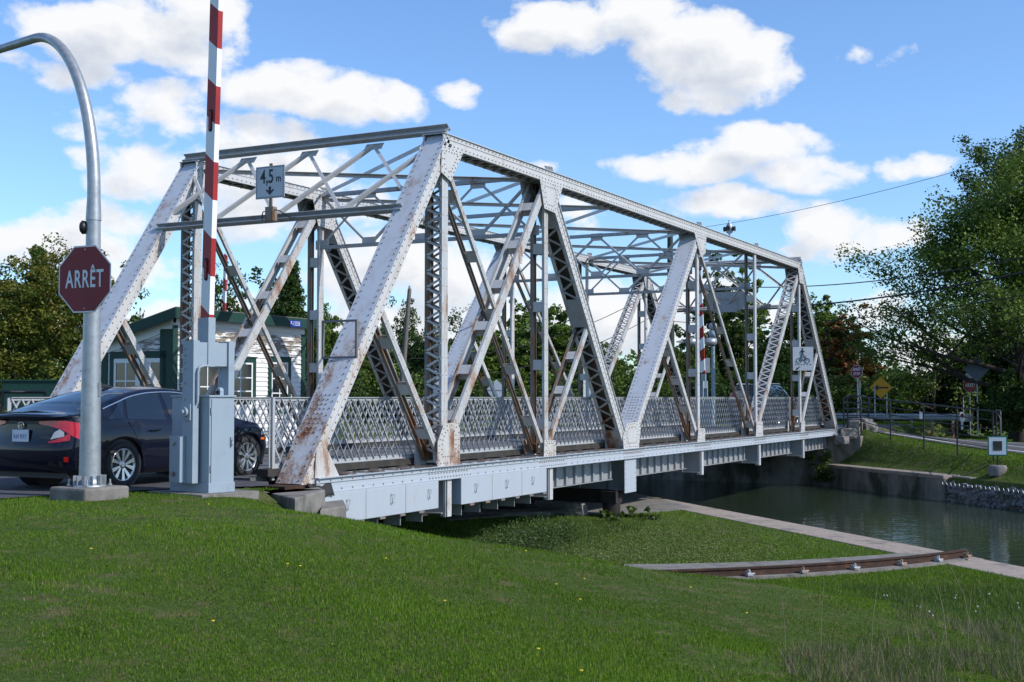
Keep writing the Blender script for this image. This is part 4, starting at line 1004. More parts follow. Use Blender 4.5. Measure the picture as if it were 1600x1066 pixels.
lk(t, mixc(t, r_.outputs[0], (.76, .76, .76), wd_.outputs[0]), b.inputs['Base Color'])
M['clap'] = mw_
zr = lambda y: zF+.03-(y-YH)*.25             # roof underside, falling towards the back
walls = MB(); bh = .115; k = 0
z = .05
while z < zF-.1:
    z2 = min(z+bh, zF-.1)
    walls.prism([(sA, YH-.035, z), (sA, YH-.012, z2), (sA, YH+.05, z2), (sA, YH+.05, z)], (sB-sA, 0, 0))
    z += bh
walls.build('front_wall', M['clap'], cab)
gw = MB(); z = .05
while z < zF+.2:
    ymax = yB if z < zr(yB) else YH+(zF+.18-z-bh)/.27
    if ymax > YH+.1: gw.prism([(sA-.030, YH+.052, z), (sA-.012, YH+.052, z+bh), (sA+.05, YH+.052, z+bh), (sA+.05, YH+.052, z)], (0, ymax-YH-.052, 0))
    z += bh
gw.build('gable_wall', M['clap'], cab)
mb = MB(); mb.box(sA+.052, YH+.052, .04, sB-.02, yB, 2.3); mb.box(sB-.02, YH+.052, .04, sB, yB, 2.5); mb.build('back_wall', M['clap'], cab)
rf = MB(); oy0, oy1 = YH-.30, yB+.3; 
rf.prism([(sA-.25, oy0, zr(oy0)+.03), (sA-.25, oy1, zr(oy1)+.03), (sA-.25, oy1, zr(oy1)+.13), (sA-.25, oy0, zr(oy0)+.13)], (sB-sA+.5, 0, 0))
roof = rf.build('roof', noisy('grey_roofing_felt', (.20,.19,.18), (.13,.125,.12), 8, .9, .4), cab)
mb = MB(); mb.prism([(sA-.28, oy0-.02, zr(oy0)-.12), (sA-.28, oy1, zr(oy1)-.12), (sA-.28, oy1, zr(oy1)+.11), (sA-.28, oy0-.02, zr(oy0)+.11)], (.029, 0, 0)); mb.box(sA-.25, oy0-.025, zr(oy0)-.12, sB+.28, oy0-.001, zr(oy0)+.11); mb.build('fascia', M['green'], roof)
mb = MB(); mb.box(sA+.05, YH-.045, zF-.16, sB, YH-.031, zF+.12); mb.prism([(sA-.045, YH, zr(YH)-.30), (sA-.045, yB, zr(yB)-.30), (sA-.045, yB, zr(yB)-.02), (sA-.045, YH, zr(YH)-.02)], (.014, 0, 0)); mb.build('frieze_board', M['white'], cab)
mb = MB(); mb.box(sA-.06, YH-.05, .04, sA-.031, YH+.34, zF-.25); mb.box(sA-.03, YH-.05, .04, sA+.10, YH-.0305, zF-.17); mb.build('corner_board', M['green'], cab)
mb = MB(); mb.box(sB-.12, YH-.05, .04, sB+.03, YH-.0305, zF-.17); mb.build('corner_board', M['green'], cab)
mb = MB(); mb.box(sA-.06, yB-.14, .04, sA-.031, yB+.03, zF-.75); mb.build('corner_board', M['green'], cab)
def window(s0, s1, z0, z1, cols, rows, nm='window', fr_=.11, door=False, split=1):
    f = MB(); yF = YH-.06
    f.box(s0-fr_, yF, z0-(0 if door else fr_), s0, YH-.03, z1+fr_); f.box(s1, yF, z0-(0 if door else fr_), s1+fr_, YH-.03, z1+fr_); f.box(s0, yF, z1, s1, YH-.03, z1+fr_)
    f.box(s0-fr_-.03, yF-.02, z1+fr_, s1+fr_+.03, YH-.03, z1+fr_+.03)
    if not door: f.box(s0, yF, z0-fr_, s1, YH-.03, z0)
    w = f.build(nm, M['green'], cab)
    sh_ = MB(); y0_ = YH-.048; bar = .05
    sh_.box(s0, y0_, z0, s0+bar, YH-.032, z1); sh_.box(s1-bar, y0_, z0, s1, YH-.032, z1); sh_.box(s0+bar, y0_, z1-bar, s1-bar, YH-.032, z1); 
    zl = z0+(z1-z0)*.45 if door else z0
    sh_.box(s0+bar, y0_, z0, s1-bar, YH-.032, zl+bar)
    for i in range(1, cols):
        x = s0+bar+(s1-s0-2*bar)*i/cols; sh_.box(x-.014, y0_, zl+bar, x+.014, YH-.034, z1-bar)
    for i in range(1, rows):
        z = zl+bar+(z1-zl-2*bar)*i/rows; sh_.box(s0+bar, y0_+.002, z-.014, s1-bar, YH-.034, z+.014)
    sh_.build('sash' if not door else 'door_leaf', M['white'], w)
    p = MB(); p.box(s0+bar, YH-.038, zl+bar, s1-bar, YH-.0335, z1-bar); p.build('pane', M['glass_dark'], w)
    return w
q = [pl(x, 565, YH)[0] for x in (303, 341, 354, 393, 422, 448)]
window(q[0], q[1], .95, pl(320, 567, YH)[1], 2, 2)
window(q[2], q[3], .15, pl(374, 566, YH)[1], 2, 3, 'door', door=True)
window(q[4], q[5], .95, pl(435, 566, YH)[1], 2, 3)
# double casement in the gable wall
def gy(x, y=580): return ps(x, y, sA)[0]
ya, yb_ = gy(256), gy(180); zt2 = ps(220, 560, sA)[1]
f = MB(); xg = sA-.06
f.box(xg, ya-.12, zt2, sA-.031, yb_+.12, zt2+.16); f.box(xg, ya-.12, .6, sA-.031, ya, zt2); f.box(xg, yb_, .6, sA-.031, yb_+.12, zt2)
w = f.build('window', M['green'], cab)
f = MB(); xs = sA-.052; bar = .07; mid = (ya+yb_)/2
for y in (ya, mid-bar, mid, yb_-bar): f.box(xs, y+.002, .9, sA-.032, y+bar-.002, zt2-.002)
f.box(xs, ya+bar, zt2-.1, sA-.032, mid-bar, zt2-.003); f.box(xs, mid+bar, zt2-.1, sA-.032, yb_-bar, zt2-.003)
for y in ((ya+bar+mid-bar)/2, (mid+bar+yb_-bar)/2): f.box(xs+.004, y-.02, .9, sA-.034, y+.02, zt2-.1)
for z in (zt2-.52, zt2-.95): f.box(xs+.006, ya+bar, z-.016, sA-.034, mid-bar, z+.016); f.box(xs+.006, mid+bar, z-.016, sA-.034, yb_-bar, z+.016)
f.build('sash', M['white'], w)
f = MB(); f.box(sA-.038, ya+.01, .9, sA-.0335, yb_-.01, zt2-.01); f.build('pane', M['glass_dark'], w)
M['blue'] = mat('blue_enamel', (.008, .03, .30), .4)
s0_, z0_ = pl(452, 509, YH-.33); s1_, z1_ = pl(469.5, 503, YH-.33)
np_ = MB(); np_.box(s0_, YH-.34, z0_-.02, s1_, YH-.326, z1_+.02); npl = np_.build('number_plate', M['blue'], cab)
text_obj('lettering', 'P-13238', .15, M['white'], npl, ((s0_+s1_)/2, YH-.342, (z0_+z1_)/2), (math.pi/2, 0, 0), .001, .68, .0, sp=1.1)

# ------------------------------------------------------------------ black pipe fence and glimpses of blue at the far left
def pipe_fence(label, pts, h, nr, name='pipe_fence', r=.03, step=None, cat='fence', m=None):
    root = empty(name, pts[0], 0, label, cat); o0 = Vector(pts[0]); m = m or M['black']
    for k in range(nr):
        mb = MB(); mb.tube([Vector(p)-o0+Vector((0,0,h*(1-k/nr))) for p in pts], r if k == 0 else r*.8, 8); mb.build('rail', m, root)
    for p in pts: mb = MB(); mb.tube([Vector(p)-o0+Vector((0,0,-.2)), Vector(p)-o0+Vector((0,0,h))], r*1.05, 8); mb.build('post', m, root)
    return root
fp = [atd(-60, 600, 27), atd(4, 600, 27), atd(70, 600, 27.6)]
pipe_fence('black pipe railing at the left edge behind the dark car', [(p.x, p.y, 0) for p in fp], 1.38, 2, r=.035)
# ------------------------------------------------------------------ cars (x forward, y left, origin under the rear axle centre)
def smooth_pts(P, x):
    """monotone cubic-ish interpolation through (x, v) pairs"""
    xs = [p[0] for p in P]; vs = [p[1] for p in P]
    if x <= xs[0]: return vs[0]
    if x >= xs[-1]: return vs[-1]
    i = max(k for k in range(len(xs)) if xs[k] <= x); i = min(i, len(xs)-2)
    h = xs[i+1]-xs[i]; f = (x-xs[i])/h
    def sl(j):
        if j == 0 or j == len(xs)-1: return 0 if j else (vs[1]-vs[0])/(xs[1]-xs[0])
        a = (vs[j]-vs[j-1])/(xs[j]-xs[j-1]); b = (vs[j+1]-vs[j])/(xs[j+1]-xs[j]); return 0 if a*b <= 0 else 2*a*b/(a+b)
    m0, m1 = sl(i)*h, sl(i+1)*h
    return (2*f**3-3*f*f+1)*vs[i]+(f**3-2*f*f+f)*m0+(-2*f**3+3*f*f)*vs[i+1]+(f**3-f*f)*m1
class Car:
    def __init__(s, xr, xf, W, wb, wr, top, belt, roof_y, taper, nr=3.4, nf=2.6, rear_c=.50, front_c=.85, sill=.20):
        s.__dict__.update(locals())
    def plan(s, x):
        if x < s.xr+s.rear_c: q = (s.xr+s.rear_c-x)/s.rear_c; return (max(0, 1-min(q,1)**s.nr))**(1/s.nr)*(1-.0)
        if x > s.xf-s.front_c: q = (x-s.xf+s.front_c)/s.front_c; return (max(0, 1-min(q,1)**s.nf))**(1/s.nf)
        return 1
    def off(s, x, z):
        r = max(0, min(1, (s.xr+.65-x)/.6)); o = smooth_pts([(.2,.10),(.35,.02),(.55,-.02),(.75,.02),(.95,.03),(1.05,-.03),(1.6,.25)], z)*r
        f = max(0, min(1, (x-s.xf+.6)/.55)); o -= smooth_pts([(.2,.06),(.45,0),(.7,.10),(.9,.3)], z)*f
        return o
    def y(s, x, z):
        """half width of the body side at height z"""
        zb = smooth_pts(s.belt, x)
        if z <= zb: k = smooth_pts([(.15,.90),(.30,.955),(.50,.99),(.66,1.0),(.80,.985),(zb,.945)], z)
        else: k = .945-(z-zb)*s.taper/(s.W/2)-max(0, z-zb)**2*.10
        return s.W/2*k*s.plan(x)
    def build(s, root, paint, glass, windows, chrome, door_x):
        n = 92; stations = []
        for i in range(n+1):
            f = i/n; x = s.xr+(s.xf-s.xr)*(.5-.5*math.cos(math.pi*f))*.45+(s.xf-s.xr)*f*.55; stations.append(x)
        mb = MB(); rows = []
        for x in stations:
            zb = smooth_pts(s.belt, x); zt = max(smooth_pts(s.top, x), zb+.004)
            zs = s.sill+.06*max(0, 1-(x-s.xr)/.4)+.03*max(0, 1-(s.xf-x)/.4)
            for wx in (0, s.wb):
                d = abs(x-wx); ra = s.wr+.055
                if d < ra: zs = max(zs, s.wr+math.sqrt(ra*ra-d*d)*.985)
            row = [(0, zs), (s.y(x, zs)*.6, zs), (s.y(x, zs)*.97, zs)]
            for k in range(0, 10):
                z = zs+(zb-zs)*k/9; row.append((s.y(x, z)*(1 if k else .995), z))
            for k in range(1, 6):
                z = zb+(zt-zb)*k/5; row.append((s.y(x, z), z))
            ye = row[-1][0]; cr = .045 if zt < 1.15 else .055
            for k in range(1, 8):
                q = k/7; yy = ye*(1-q); row.append((yy, zt+cr*(1-(yy/max(ye,1e-4))**2.4)*min(1, ye/.3)))
            rows.append([(x+s.off(x, z), y, z) for (y, z) in row])
        m = len(rows[0])
        for sg in (1, -1):
            vs = [(p[0], p[1]*sg, p[2]) for r in rows for p in r]; fs = []; 
            for i in range(n):
                for k in range(m-1):
                    q = (i*m+k, i*m+k+1, (i+1)*m+k+1, (i+1)*m+k); fs.append(q if sg < 0 else q[::-1])
            b0 = len(mb.v); mb.add(vs, fs, 0, True)
            # glass on the upper faces
            for j, f in enumerate(fs):
                i, k = divmod(j, m-1); x = stations[i]
                if k >= 17+1 and ((s.rg[0] < x < s.rg[1]) or (s.fg[0] < x < s.fg[1])): mb.m[len(mb.m)-len(fs)+j] = 1
        body = mb.build('body', [paint, glass], root)
        wl = D.meshes
        bmx = bmesh.new(); bmx.from_mesh(body.data); bmesh.ops.remove_doubles(bmx, verts=bmx.verts, dist=.0004); bmx.to_mesh(body.data); bmx.free()
        # side windows: patches following the body side
        for sg in (-1, 1):
            for (xa, xb, xa2, xb2) in windows:
                w = MB(); vs = []; nx, nz = 14, 5
                for i in range(nx+1):
                    f = i/nx
                    for k in range(nz+1):
                        h = k/nz; x = (xa+(xb-xa)*f)*(1-h)+(xa2+(xb2-xa2)*f)*h
                        zb = smooth_pts(s.belt, x)+.015; zt = smooth_pts(s.top, x)-.045
                        z = zb+(max(zt, zb+.001)-zb)*h; vs.append((x, sg*(s.y(x, z)+.005), z))
                fs = [(i*(nz+1)+k, i*(nz+1)+k+1, (i+1)*(nz+1)+k+1, (i+1)*(nz+1)+k) for i in range(nx) for k in range(nz)]
                w.add(vs, fs if sg > 0 else [f[::-1] for f in fs], 0, True); w.build('side_window', glass, root)
            if chrome:
                pts = []
                xa, xb = windows[0][2]-.0, windows[-1][3]
                x = windows[0][0]-.04
                while x < windows[-1][1]+.0:
                    z = smooth_pts(s.top, x)-.035; zb = smooth_pts(s.belt, x)+.01; z = max(z, zb); pts.append((x, sg*(s.y(x, z)+.008), z)); x += .05
                w = MB(); w.tube(pts, .012, 6); w.build('window_trim', M['chrome'], root)
            # shut lines and sill
            for xd in door_x:
                w = MB(); pts = [(xd(zz), sg*(s.y(xd(zz), zz)+.001), zz) for zz in np.linspace(.27, smooth_pts(s.belt, xd(.9)), 9)]; w.tube(pts, .004, 4, cap=False); w.build('door_gap', M['rubber'], root)
        return body
    def patch(s, name, mat_, root, segs, sg=-1, off=.006, smooth=True):
        """lamp or trim that wraps the rear corner: segs = list of (a, z_low, z_high); a = distance from the tail's centre round the corner"""
        if not hasattr(s, '_arc'):
            xs = [s.xr+1.4*(k/400)**2.5 for k in range(401)]; P = [(x, s.W/2*s.plan(x)*.985) for x in xs]; P = [(P[0][0], 0)]+P[1:]; L = [0]
            for i in range(1, len(P)): L.append(L[-1]+math.dist(P[i], P[i-1]))
            s._arc = (L, xs)
        L, xs = s._arc; vs = []; w = MB()
        for (a, z0, z1) in segs:
            i = max(1, min(len(L)-1, int(np.searchsorted(L, a)))); f = (a-L[i-1])/max(1e-6, L[i]-L[i-1]); x = xs[i-1]+(xs[i]-xs[i-1])*f
            for k in range(4):
                z = z0+(z1-z0)*k/3; yy = s.y(x, z)
                if i <= 1: yy = a
                x2 = xs[max(0,i-2)]; nx, ny = -(s.y(x+.01, z)-s.y(max(s.xr, x-.01), z)), .02
                l = math.hypot(nx, ny); vs.append((x+s.off(x, z)+nx/l*off, sg*(yy+ny/l*off), z))
        n_ = len(segs); fs = [(i*4+k, i*4+k+1, (i+1)*4+k+1, (i+1)*4+k) for i in range(n_-1) for k in range(3)]
        w.add(vs, fs, 0, smooth); return w.build(name, mat_, root)

def wheel(root, x, y, r, sg, spokes=5):
    w = MB(); ax = (0, sg, 0); c = (x, y, r)
    w.lathe(c, [(r*.66, -.19), (r*.93, -.19), (r*.99, -.165), (r, -.12), (r, -.06), (r*.985, -.02), (r*.93, .0), (r*.72, .005), (r*.70, -.012)], 40, axis=ax, cap=False)
    wo_ = w.build('wheel', M['rubber'], root)
    w = MB(); w.lathe(c, [(r*.705, -.015), (r*.705, -.002), (r*.665, -.006), (r*.655, -.05), (r*.62, -.055)], 40, axis=ax, cap=False); rim = w.build('rim', M['alloy'], wo_)
    w = MB(); w.lathe(c, [(r*.70, -.10), (r*.70, -.085)], 30, axis=ax); w.build('wheel_well_disc', M['black'], wo_)
    sp = MB(); u = Vector((1,0,0)); v = Vector((0,0,1)); A = Vector(ax); C_ = Vector(c)
    for k in range(spokes):
        for dd, wd in ((-.20, 1), (.20, 1)):
            a0 = 2*math.pi*k/spokes+dd*.55; a1 = 2*math.pi*k/spokes+dd*1.45
            d0 = u*math.cos(a0)+v*math.sin(a0); d1 = u*math.cos(a1)+v*math.sin(a1); t0 = A.cross(d0); t1 = A.cross(d1)
            p0 = C_+d0*r*.12-A*.022; p1 = C_+d1*r*.69-A*.008
            P = [p0-t0*.012, p0+t0*.012, p1+t1*.030, p1-t1*.030]; sp.prism(P, -A*.03)
    sp.lathe(C_, [(r*.17, -.05), (r*.17, -.02), (r*.10, -.014)], 20, axis=ax); sp.build('spokes', M['alloy'], rim)
    return wo_
M['alloy'] = mat('machined_alloy', (.62, .63, .65), .28, .85)
M['chrome'] = mat('chrome_trim', (.75, .76, .78), .12, 1.0)
M['navy'] = mat('dark_navy_car_paint', (.003, .0045, .014), .4, .0, .1, .7); M['navy'].node_tree.nodes['Principled BSDF'].inputs['Coat Roughness'].default_value = .03
M['carglass'] = mat('tinted_car_glass', (.006, .009, .012), .03, 0, 1.0)
M['tail'] = mat('red_tail_lens', (.42, .008, .012), .15, 0, .6, .6)
M['tailclear'] = mat('clear_lens', (.45, .46, .48), .12, 0, .8, .6)
M['amber'] = mat('amber_lens', (.85, .16, .01), .2, 0, .5, .5)
M['plastic'] = mat('black_trim_plastic', (.012, .012, .013), .5)
# --- the dark sedan
car = empty('sedan_car', (-6.235, 18.175, -.004), math.pi/2-R(27.4), 'dark navy four-door sedan waiting at the bridge entrance', 'car')
cd_ = Car(-1.03, 3.60, 1.80, 2.70, .325,
    top=[(-1.03,.985),(-.98,1.0),(-.85,1.015),(-.70,1.03),(-.40,1.12),(0,1.235),(.35,1.325),(.75,1.375),(1.1,1.385),(1.5,1.36),(1.85,1.26),(2.2,1.09),(2.55,.93),(3.0,.85),(3.35,.76),(3.6,.62)],
    belt=[(-1.03,.94),(-.6,.955),(-.2,.955),(.5,.935),(1.5,.90),(2.3,.865),(2.7,.84),(3.2,.76),(3.6,.58)], roof_y=.58, taper=.50)
cd_.rg = (-.60, .42); cd_.fg = (1.62, 2.42)
cd_.build(car, M['navy'], M['carglass'], [(-.28, .02, .02, .13), (.10, .88, .20, .90), (.98, 1.98, .98, 1.60)], True, [lambda z: 1.0-.03*(z-.5)-.06*max(0,.45-z), lambda z: 2.0+.0*z, lambda z: .40-.0*z-.55*max(0, z-.72)+.06*max(0,.6-z) if False else (.43 if z < .35 else .43-.55*(z-.35)+.0)])
for x, y, sg in ((0,-.885,-1),(2.7,-.885,-1),(0,.885,1),(2.7,.885,1)): wheel(car, x, y, .325, sg)
w = MB(); w.box(-.85, -.70, .17, 3.3, .70, .42); 
for x in (0, 2.7): pass
w.build('underbody', M['plastic'], car)
for x in (0, 2.7):
    for sg in (-1, 1):
        w = MB(); w.lathe((x, sg*.55, .345), [(.375, 0), (.375, .30)], 30, axis=(0, sg, 0)); 
        w.build('wheel_arch_liner', M['plastic'], car)
w = MB(); w.prism([(-1.055, 0, 1.005), (-1.03,-.60,.995), (-.93,-.70,1.0), (-.80,-.71,1.022), (-.80, 0, 1.075), (-.80,.71,1.022), (-.93,.70,1.0), (-1.03,.60,.995)], (0,0,.014)); w.build('boot_spoiler', M['navy'], car, bevel=.004)
for sg in (-1, 1):
    cd_.patch('tail_light', M['tail'], car, [(.33,.915,.945),(.42,.895,.95),(.55,.875,.955),(.66,.845,.955),(.75,.80,.955),(.84,.74,.94),(.93,.70,.925),(1.02,.70,.90),(1.12,.745,.865),(1.22,.79,.83)], sg, .010)
    cd_.patch('tail_light', M['tail'], car, [(.50,.655,.675),(.60,.66,.70),(.70,.675,.735),(.80,.69,.80)], sg, .009)
    cd_.patch('reversing_lens', M['tailclear'], car, [(.53,.70,.715),(.58,.715,.80),(.66,.73,.84),(.72,.745,.80)], sg, .008)
    cd_.patch('reflector', M['tail'], car, [(.74,.40,.47),(.80,.40,.47)], sg, .008)
    cd_.patch('bumper_vent', M['plastic'], car, [(.50,.35,.40),(.70,.32,.41),(.90,.30,.42)], sg, .004)
    w = MB(); w.tube([(.50, sg*(cd_.y(.5,.80)+.03), .80), (.54, sg*(cd_.y(.5,.80)+.045), .80), (.66, sg*(cd_.y(.66,.8)+.045), .805), (.70, sg*(cd_.y(.7,.8)+.02), .805)], .013, 8); w.build('door_handle', M['navy'], car)
    w = MB(); w.tube([(1.50, sg*(cd_.y(1.5,.79)+.03), .79), (1.54, sg*(cd_.y(1.5,.79)+.045), .79), (1.66, sg*(cd_.y(1.66,.79)+.045), .79), (1.70, sg*(cd_.y(1.7,.79)+.02), .79)], .013, 8); w.build('door_handle', M['navy'], car)
    w = MB(); w.lathe((1.98, sg*.90, .95), [(.03,-.10),(.085,-.07),(.10,0),(.085,.06),(.03,.10)], 14, axis=(1,0,0)); w.build('wing_mirror', M['navy'], car)
    w = MB(); w.box(3.02, sg*(cd_.y(3.05,.60)+.001)-.004, .585, 3.16, sg*(cd_.y(3.1,.60)-.03)+.012, .625); w.build('side_marker', M['amber'], car, bevel=.01)
    w = MB(); w.box(2.9, sg*cd_.y(3.2,.68)-.05, .66, 3.35, sg*cd_.y(3.2,.68), .72); w.build('headlight', M['tailclear'], car, bevel=.02)
cd_.patch('rear_light_bar', M['plastic'], car, [(.0,.905,.94),(.15,.905,.94),(.33,.905,.94)], -1, .006); cd_.patch('rear_light_bar', M['plastic'], car, [(.0,.905,.94),(.15,.905,.94),(.33,.905,.94)], 1, .006)
xr = -1.03+.02
w = MB(); w.box(xr-.028, -.155, .665, xr-.012, .155, .83); npt = w.build('licence_plate', M['signwhite'], car, bevel=.004)
text_obj('lettering', 'K69 MXY', .088, M['blue'], npt, (xr-.0295, 0, .735), (math.pi/2, 0, -math.pi/2), .0006, .62, .0, sp=1.2)
w = MB(); w.box(xr-.024, -.30, .60, xr-.006, .30, .655) if False else None
w = MB()
for y in (-.026, .026): w.obox((xr-.02, y*1.15, .915), (xr-.02, y*.72, .862), -.008, .008, -.006, .004, YD, (1,0,0))
w.box(xr-.026, -.026, .883, xr-.014, .026, .893)
ring = [(xr-.018, .052*math.copysign(abs(math.cos(a))**.6, math.cos(a)), .889+.042*math.copysign(abs(math.sin(a))**.6, math.sin(a))) for a in np.linspace(0, 2*math.pi, 25)]
w.tube(ring, .005, 6, cap=False); w.build('badge', M['chrome'], car)
w = MB(); w.prism([(.42, 0, 1.40), (.72, 0, 1.415), (.50, 0, 1.47), (.44, 0, 1.47)], (0, .012, 0)); w.build('roof_antenna', M['navy'], car)

# --- the dark utility vehicle at the far end of the span
M['suvpaint'] = mat('black_car_paint', (.008, .009, .011), .25, 0, .5, 1); M['silver'] = mat('silver_car_paint', (.35, .37, .39), .35, .4, .5, .5)
suv = empty('utility_car', bw(33.3, 2.9, .035), BROT, 'black utility vehicle with pale roof behind the bridge railing at the far end', 'car')
sv = Car(-1.0, 3.8, 1.88, 2.75, .36, top=[(-1.0,1.05),(-.93,1.25),(-.80,1.52),(-.55,1.66),(0,1.70),(1.0,1.71),(1.6,1.66),(2.0,1.45),(2.5,1.12),(3.0,1.05),(3.5,.98),(3.8,.80)],
    belt=[(-1.0,1.03),(0,1.05),(1.5,1.02),(2.4,.98),(3.3,.88),(3.8,.70)], roof_y=.62, taper=.36, rear_c=.35)
sv.rg = (-.97, -.60); sv.fg = (1.72, 2.42)
sv.build(suv, M['suvpaint'], M['carglass'], [(-.72, .0, -.60, .0), (.08, .95, .08, .95), (1.02, 1.95, 1.02, 1.65)], False, [lambda z: .98])
for x, y, sg in ((0,-.93,-1),(2.75,-.93,-1),(0,.93,1),(2.75,.93,1)): wheel(suv, x, y, .36, sg)
for sg in (-1, 1):
    w = MB(); w.tube([(-.4, sg*.62, 1.72), (-.3, sg*.62, 1.76), (1.3, sg*.62, 1.77), (1.4, sg*.62, 1.73)], .02, 6); w.build('roof_rail', M['silver'], suv)
    w = MB(); w.lathe((1.98, sg*.98, 1.08), [(.03,-.12),(.10,-.07),(.11,0),(.10,.06),(.03,.10)], 12, axis=(1,0,0)); w.build('wing_mirror', M['suvpaint'], suv)
    sv.patch('tail_light', M['tail'], suv, [(.70,.95,1.35),(.80,.92,1.38),(.88,.95,1.30)], sg, .01)
w = MB(); w.prism([(-.5, -.58, 1.722), (1.3, -.58, 1.755), (1.3, .58, 1.755), (-.5, .58, 1.722)], (0,0,.02)); w.build('roof_panel', M['silver'], suv, bevel=.01)
# ------------------------------------------------------------------ the far bank: railing, signs, guard rail, signals
def gz(p): return float(ground_h(np.array([p[0]]), np.array([p[1]]))[0])
bars = [(1345, 50.3, 620), (1391, 48.6, 625.5), (1443, 46.2, 631), (1495, 44.2, 637), (1551, 42.3, 642.5)]
P = []; T = []
for (x, d_, y) in bars: q = atd(x, y, d_); P.append(Vector((q.x, q.y, gz(q)))); T.append(q)
root = empty('pipe_railing', P[0], 0, 'long black pipe railing running down the grassy far bank', 'railing'); o0 = P[0]
for k in range(5):
    f = k/5.4; pts = [T[i].lerp(P[i], f)-o0 for i in range(5)]
    if k == 0: e = pts[-1]; dd = (pts[-1]-pts[-2]).normalized(); pts += [e+dd*.25+Vector((0,0,-.06)), e+dd*.38+Vector((0,0,-.22)), e+dd*.40+Vector((0,0,-1.4))]
    mb = MB(); mb.tube(pts, .028 if k == 0 else .018, 8); mb.build('rail', M['black'], root)
for i in range(5): mb = MB(); mb.tube([P[i]-o0+Vector((0,0,-.2)), T[i]-o0], .030, 8); mb.build('post', M['black'], root)
def loop_gate(label, xa, da, xb, db, ytop, h, nr=5):
    a = atd(xa, ytop, da); b = atd(xb, ytop, db); base = Vector((a.x, a.y, a.z-h)); r_ = empty('hoop_barrier', base, 0, label, 'barrier')
    u = (b-a); u.z = 0; L = u.length; u.normalize(); mb = MB()
    pts = [Vector((0,0,-.15)), Vector((0,0,h-.18)), u*.05+Vector((0,0,h-.06)), u*.18+Vector((0,0,h)), u*(L-.18)+Vector((0,0,h)), u*(L-.05)+Vector((0,0,h-.06)), u*L+Vector((0,0,h-.18)), u*L+Vector((0,0,-.15))]
    mb.tube(pts, .035, 8); mb.build('frame', M['black'], r_)
    for k in range(1, nr): z = h*(1-k/nr); mb = MB(); mb.tube([Vector((0,0,z)), u*L+Vector((0,0,z))], .022, 8); mb.build('rail', M['black'], r_)
    return r_
loop_gate('black hooped pipe barrier at the corner of the bridge, left of the long railing', 1324, 50.0, 1345, 49.8, 618, 1.45)
loop_gate('black hooped pipe barrier behind the first one beside the stop sign post', 1318, 53.5, 1357, 53.6, 619, 1.35)
loop_gate('short black hooped barrier at the lower right end of the long railing', 1556, 43.5, 1563, 42.0, 641, 1.35, 3)
mb = MB(); q = atd(1439, 649, 46.35); mb.box(-.055, -.02, -.13, .055, -.012, .13); o = mb.build('notice_plate', M['signwhite']); o.location = q; o.rotation_euler = (0,0,R(-17)); tag(o, 'tiny white notice plate tied to the black pipe railing', 'notice')
# stones and blocks by the abutment
def rock(name, loc, sc, label, m=None, seed=0):
    bm = bmesh.new(); bmesh.ops.create_cube(bm, size=1); bmesh.ops.subdivide_edges(bm, edges=bm.edges, cuts=3, use_grid_fill=True)
    for v in bm.verts:
        n_ = noise.noise_vector(v.co*2.1+Vector((seed*3.3, seed, 0))); l = v.co.length; v.co = v.co.lerp(v.co.normalized()*.62, .35)+n_*.10; v.co.x *= sc[0]; v.co.y *= sc[1]; v.co.z *= sc[2]
    me = D.meshes.new(name); bm.to_mesh(me); bm.free(); me.materials.append(m or M['concrete']); o = D.objects.new(name, me); COL.objects.link(o); o.location = loc; o.rotation_euler = (0,0,seed)
    return tag(o, label, 'stone')
for k, (x, y, d_, s_, lb) in enumerate([(1336, 669, 50.2, (.7,.5,.55), 'pale broken concrete lump at the foot of the black hooped barrier'), (1352, 668, 50.6, (.9,.6,.40), 'flat concrete lump to the right of the hooped barrier foot'), (1326, 678, 49.3, (.6,.5,.4), 'grey stone half way down the slope beside the bridge end'), (1316, 688, 48.4, (.45,.4,.3), 'small grey stone low on the slope beside the bridge end'), (1345, 661, 52, (1.1,.5,.35), 'dark stone slab behind the hooped barrier')]):
    rock('stone', atd(x, y, d_), s_, lb, seed=k+1)
rock('stone', atd(900, 797, 31.2), (.5,.35,.35), 'small pale stone half hidden in grass under the bridge', seed=9)
# roadside guard rail
gr = empty('guard_rail', atd(1300, 655, 64), 0, 'galvanised steel guard rail along the far side of the road', 'guard rail'); o0 = gr.location.copy()
A = atd(1296, 650.5, 64.5)-o0; B = atd(1511, 652.5, 59)-o0; u = (B-A).normalized(); w = Vector((u.y, -u.x, 0)).normalized()
prof = [(0,.155),(.035,.13),(.075,.095),(.075,.065),(.02,.02),(.02,-.02),(.075,-.065),(.075,-.095),(.035,-.13),(0,-.155)]
mb = MB(); vs = [P_+w*a+Vector((0,0,b)) for P_ in (A, B) for (a, b) in prof]; n_ = len(prof); mb.add(vs, [(k, k+1, n_+k+1, n_+k) for k in range(n_-1)])
mb.box(B.x-.10, B.y-.05, B.z-.2, B.x+.25, B.y+.05, B.z+.16); mb.build('beam', M['galv'], gr)
for k in range(7): f = (k+.3)/7; p_ = A.lerp(B, f)-w*.06; mb = MB(); mb.box(p_.x-.06, p_.y-.04, p_.z-1.0, p_.x+.06, p_.y+.04, p_.z+.1); mb.build('post', M['steel_dark'], gr)
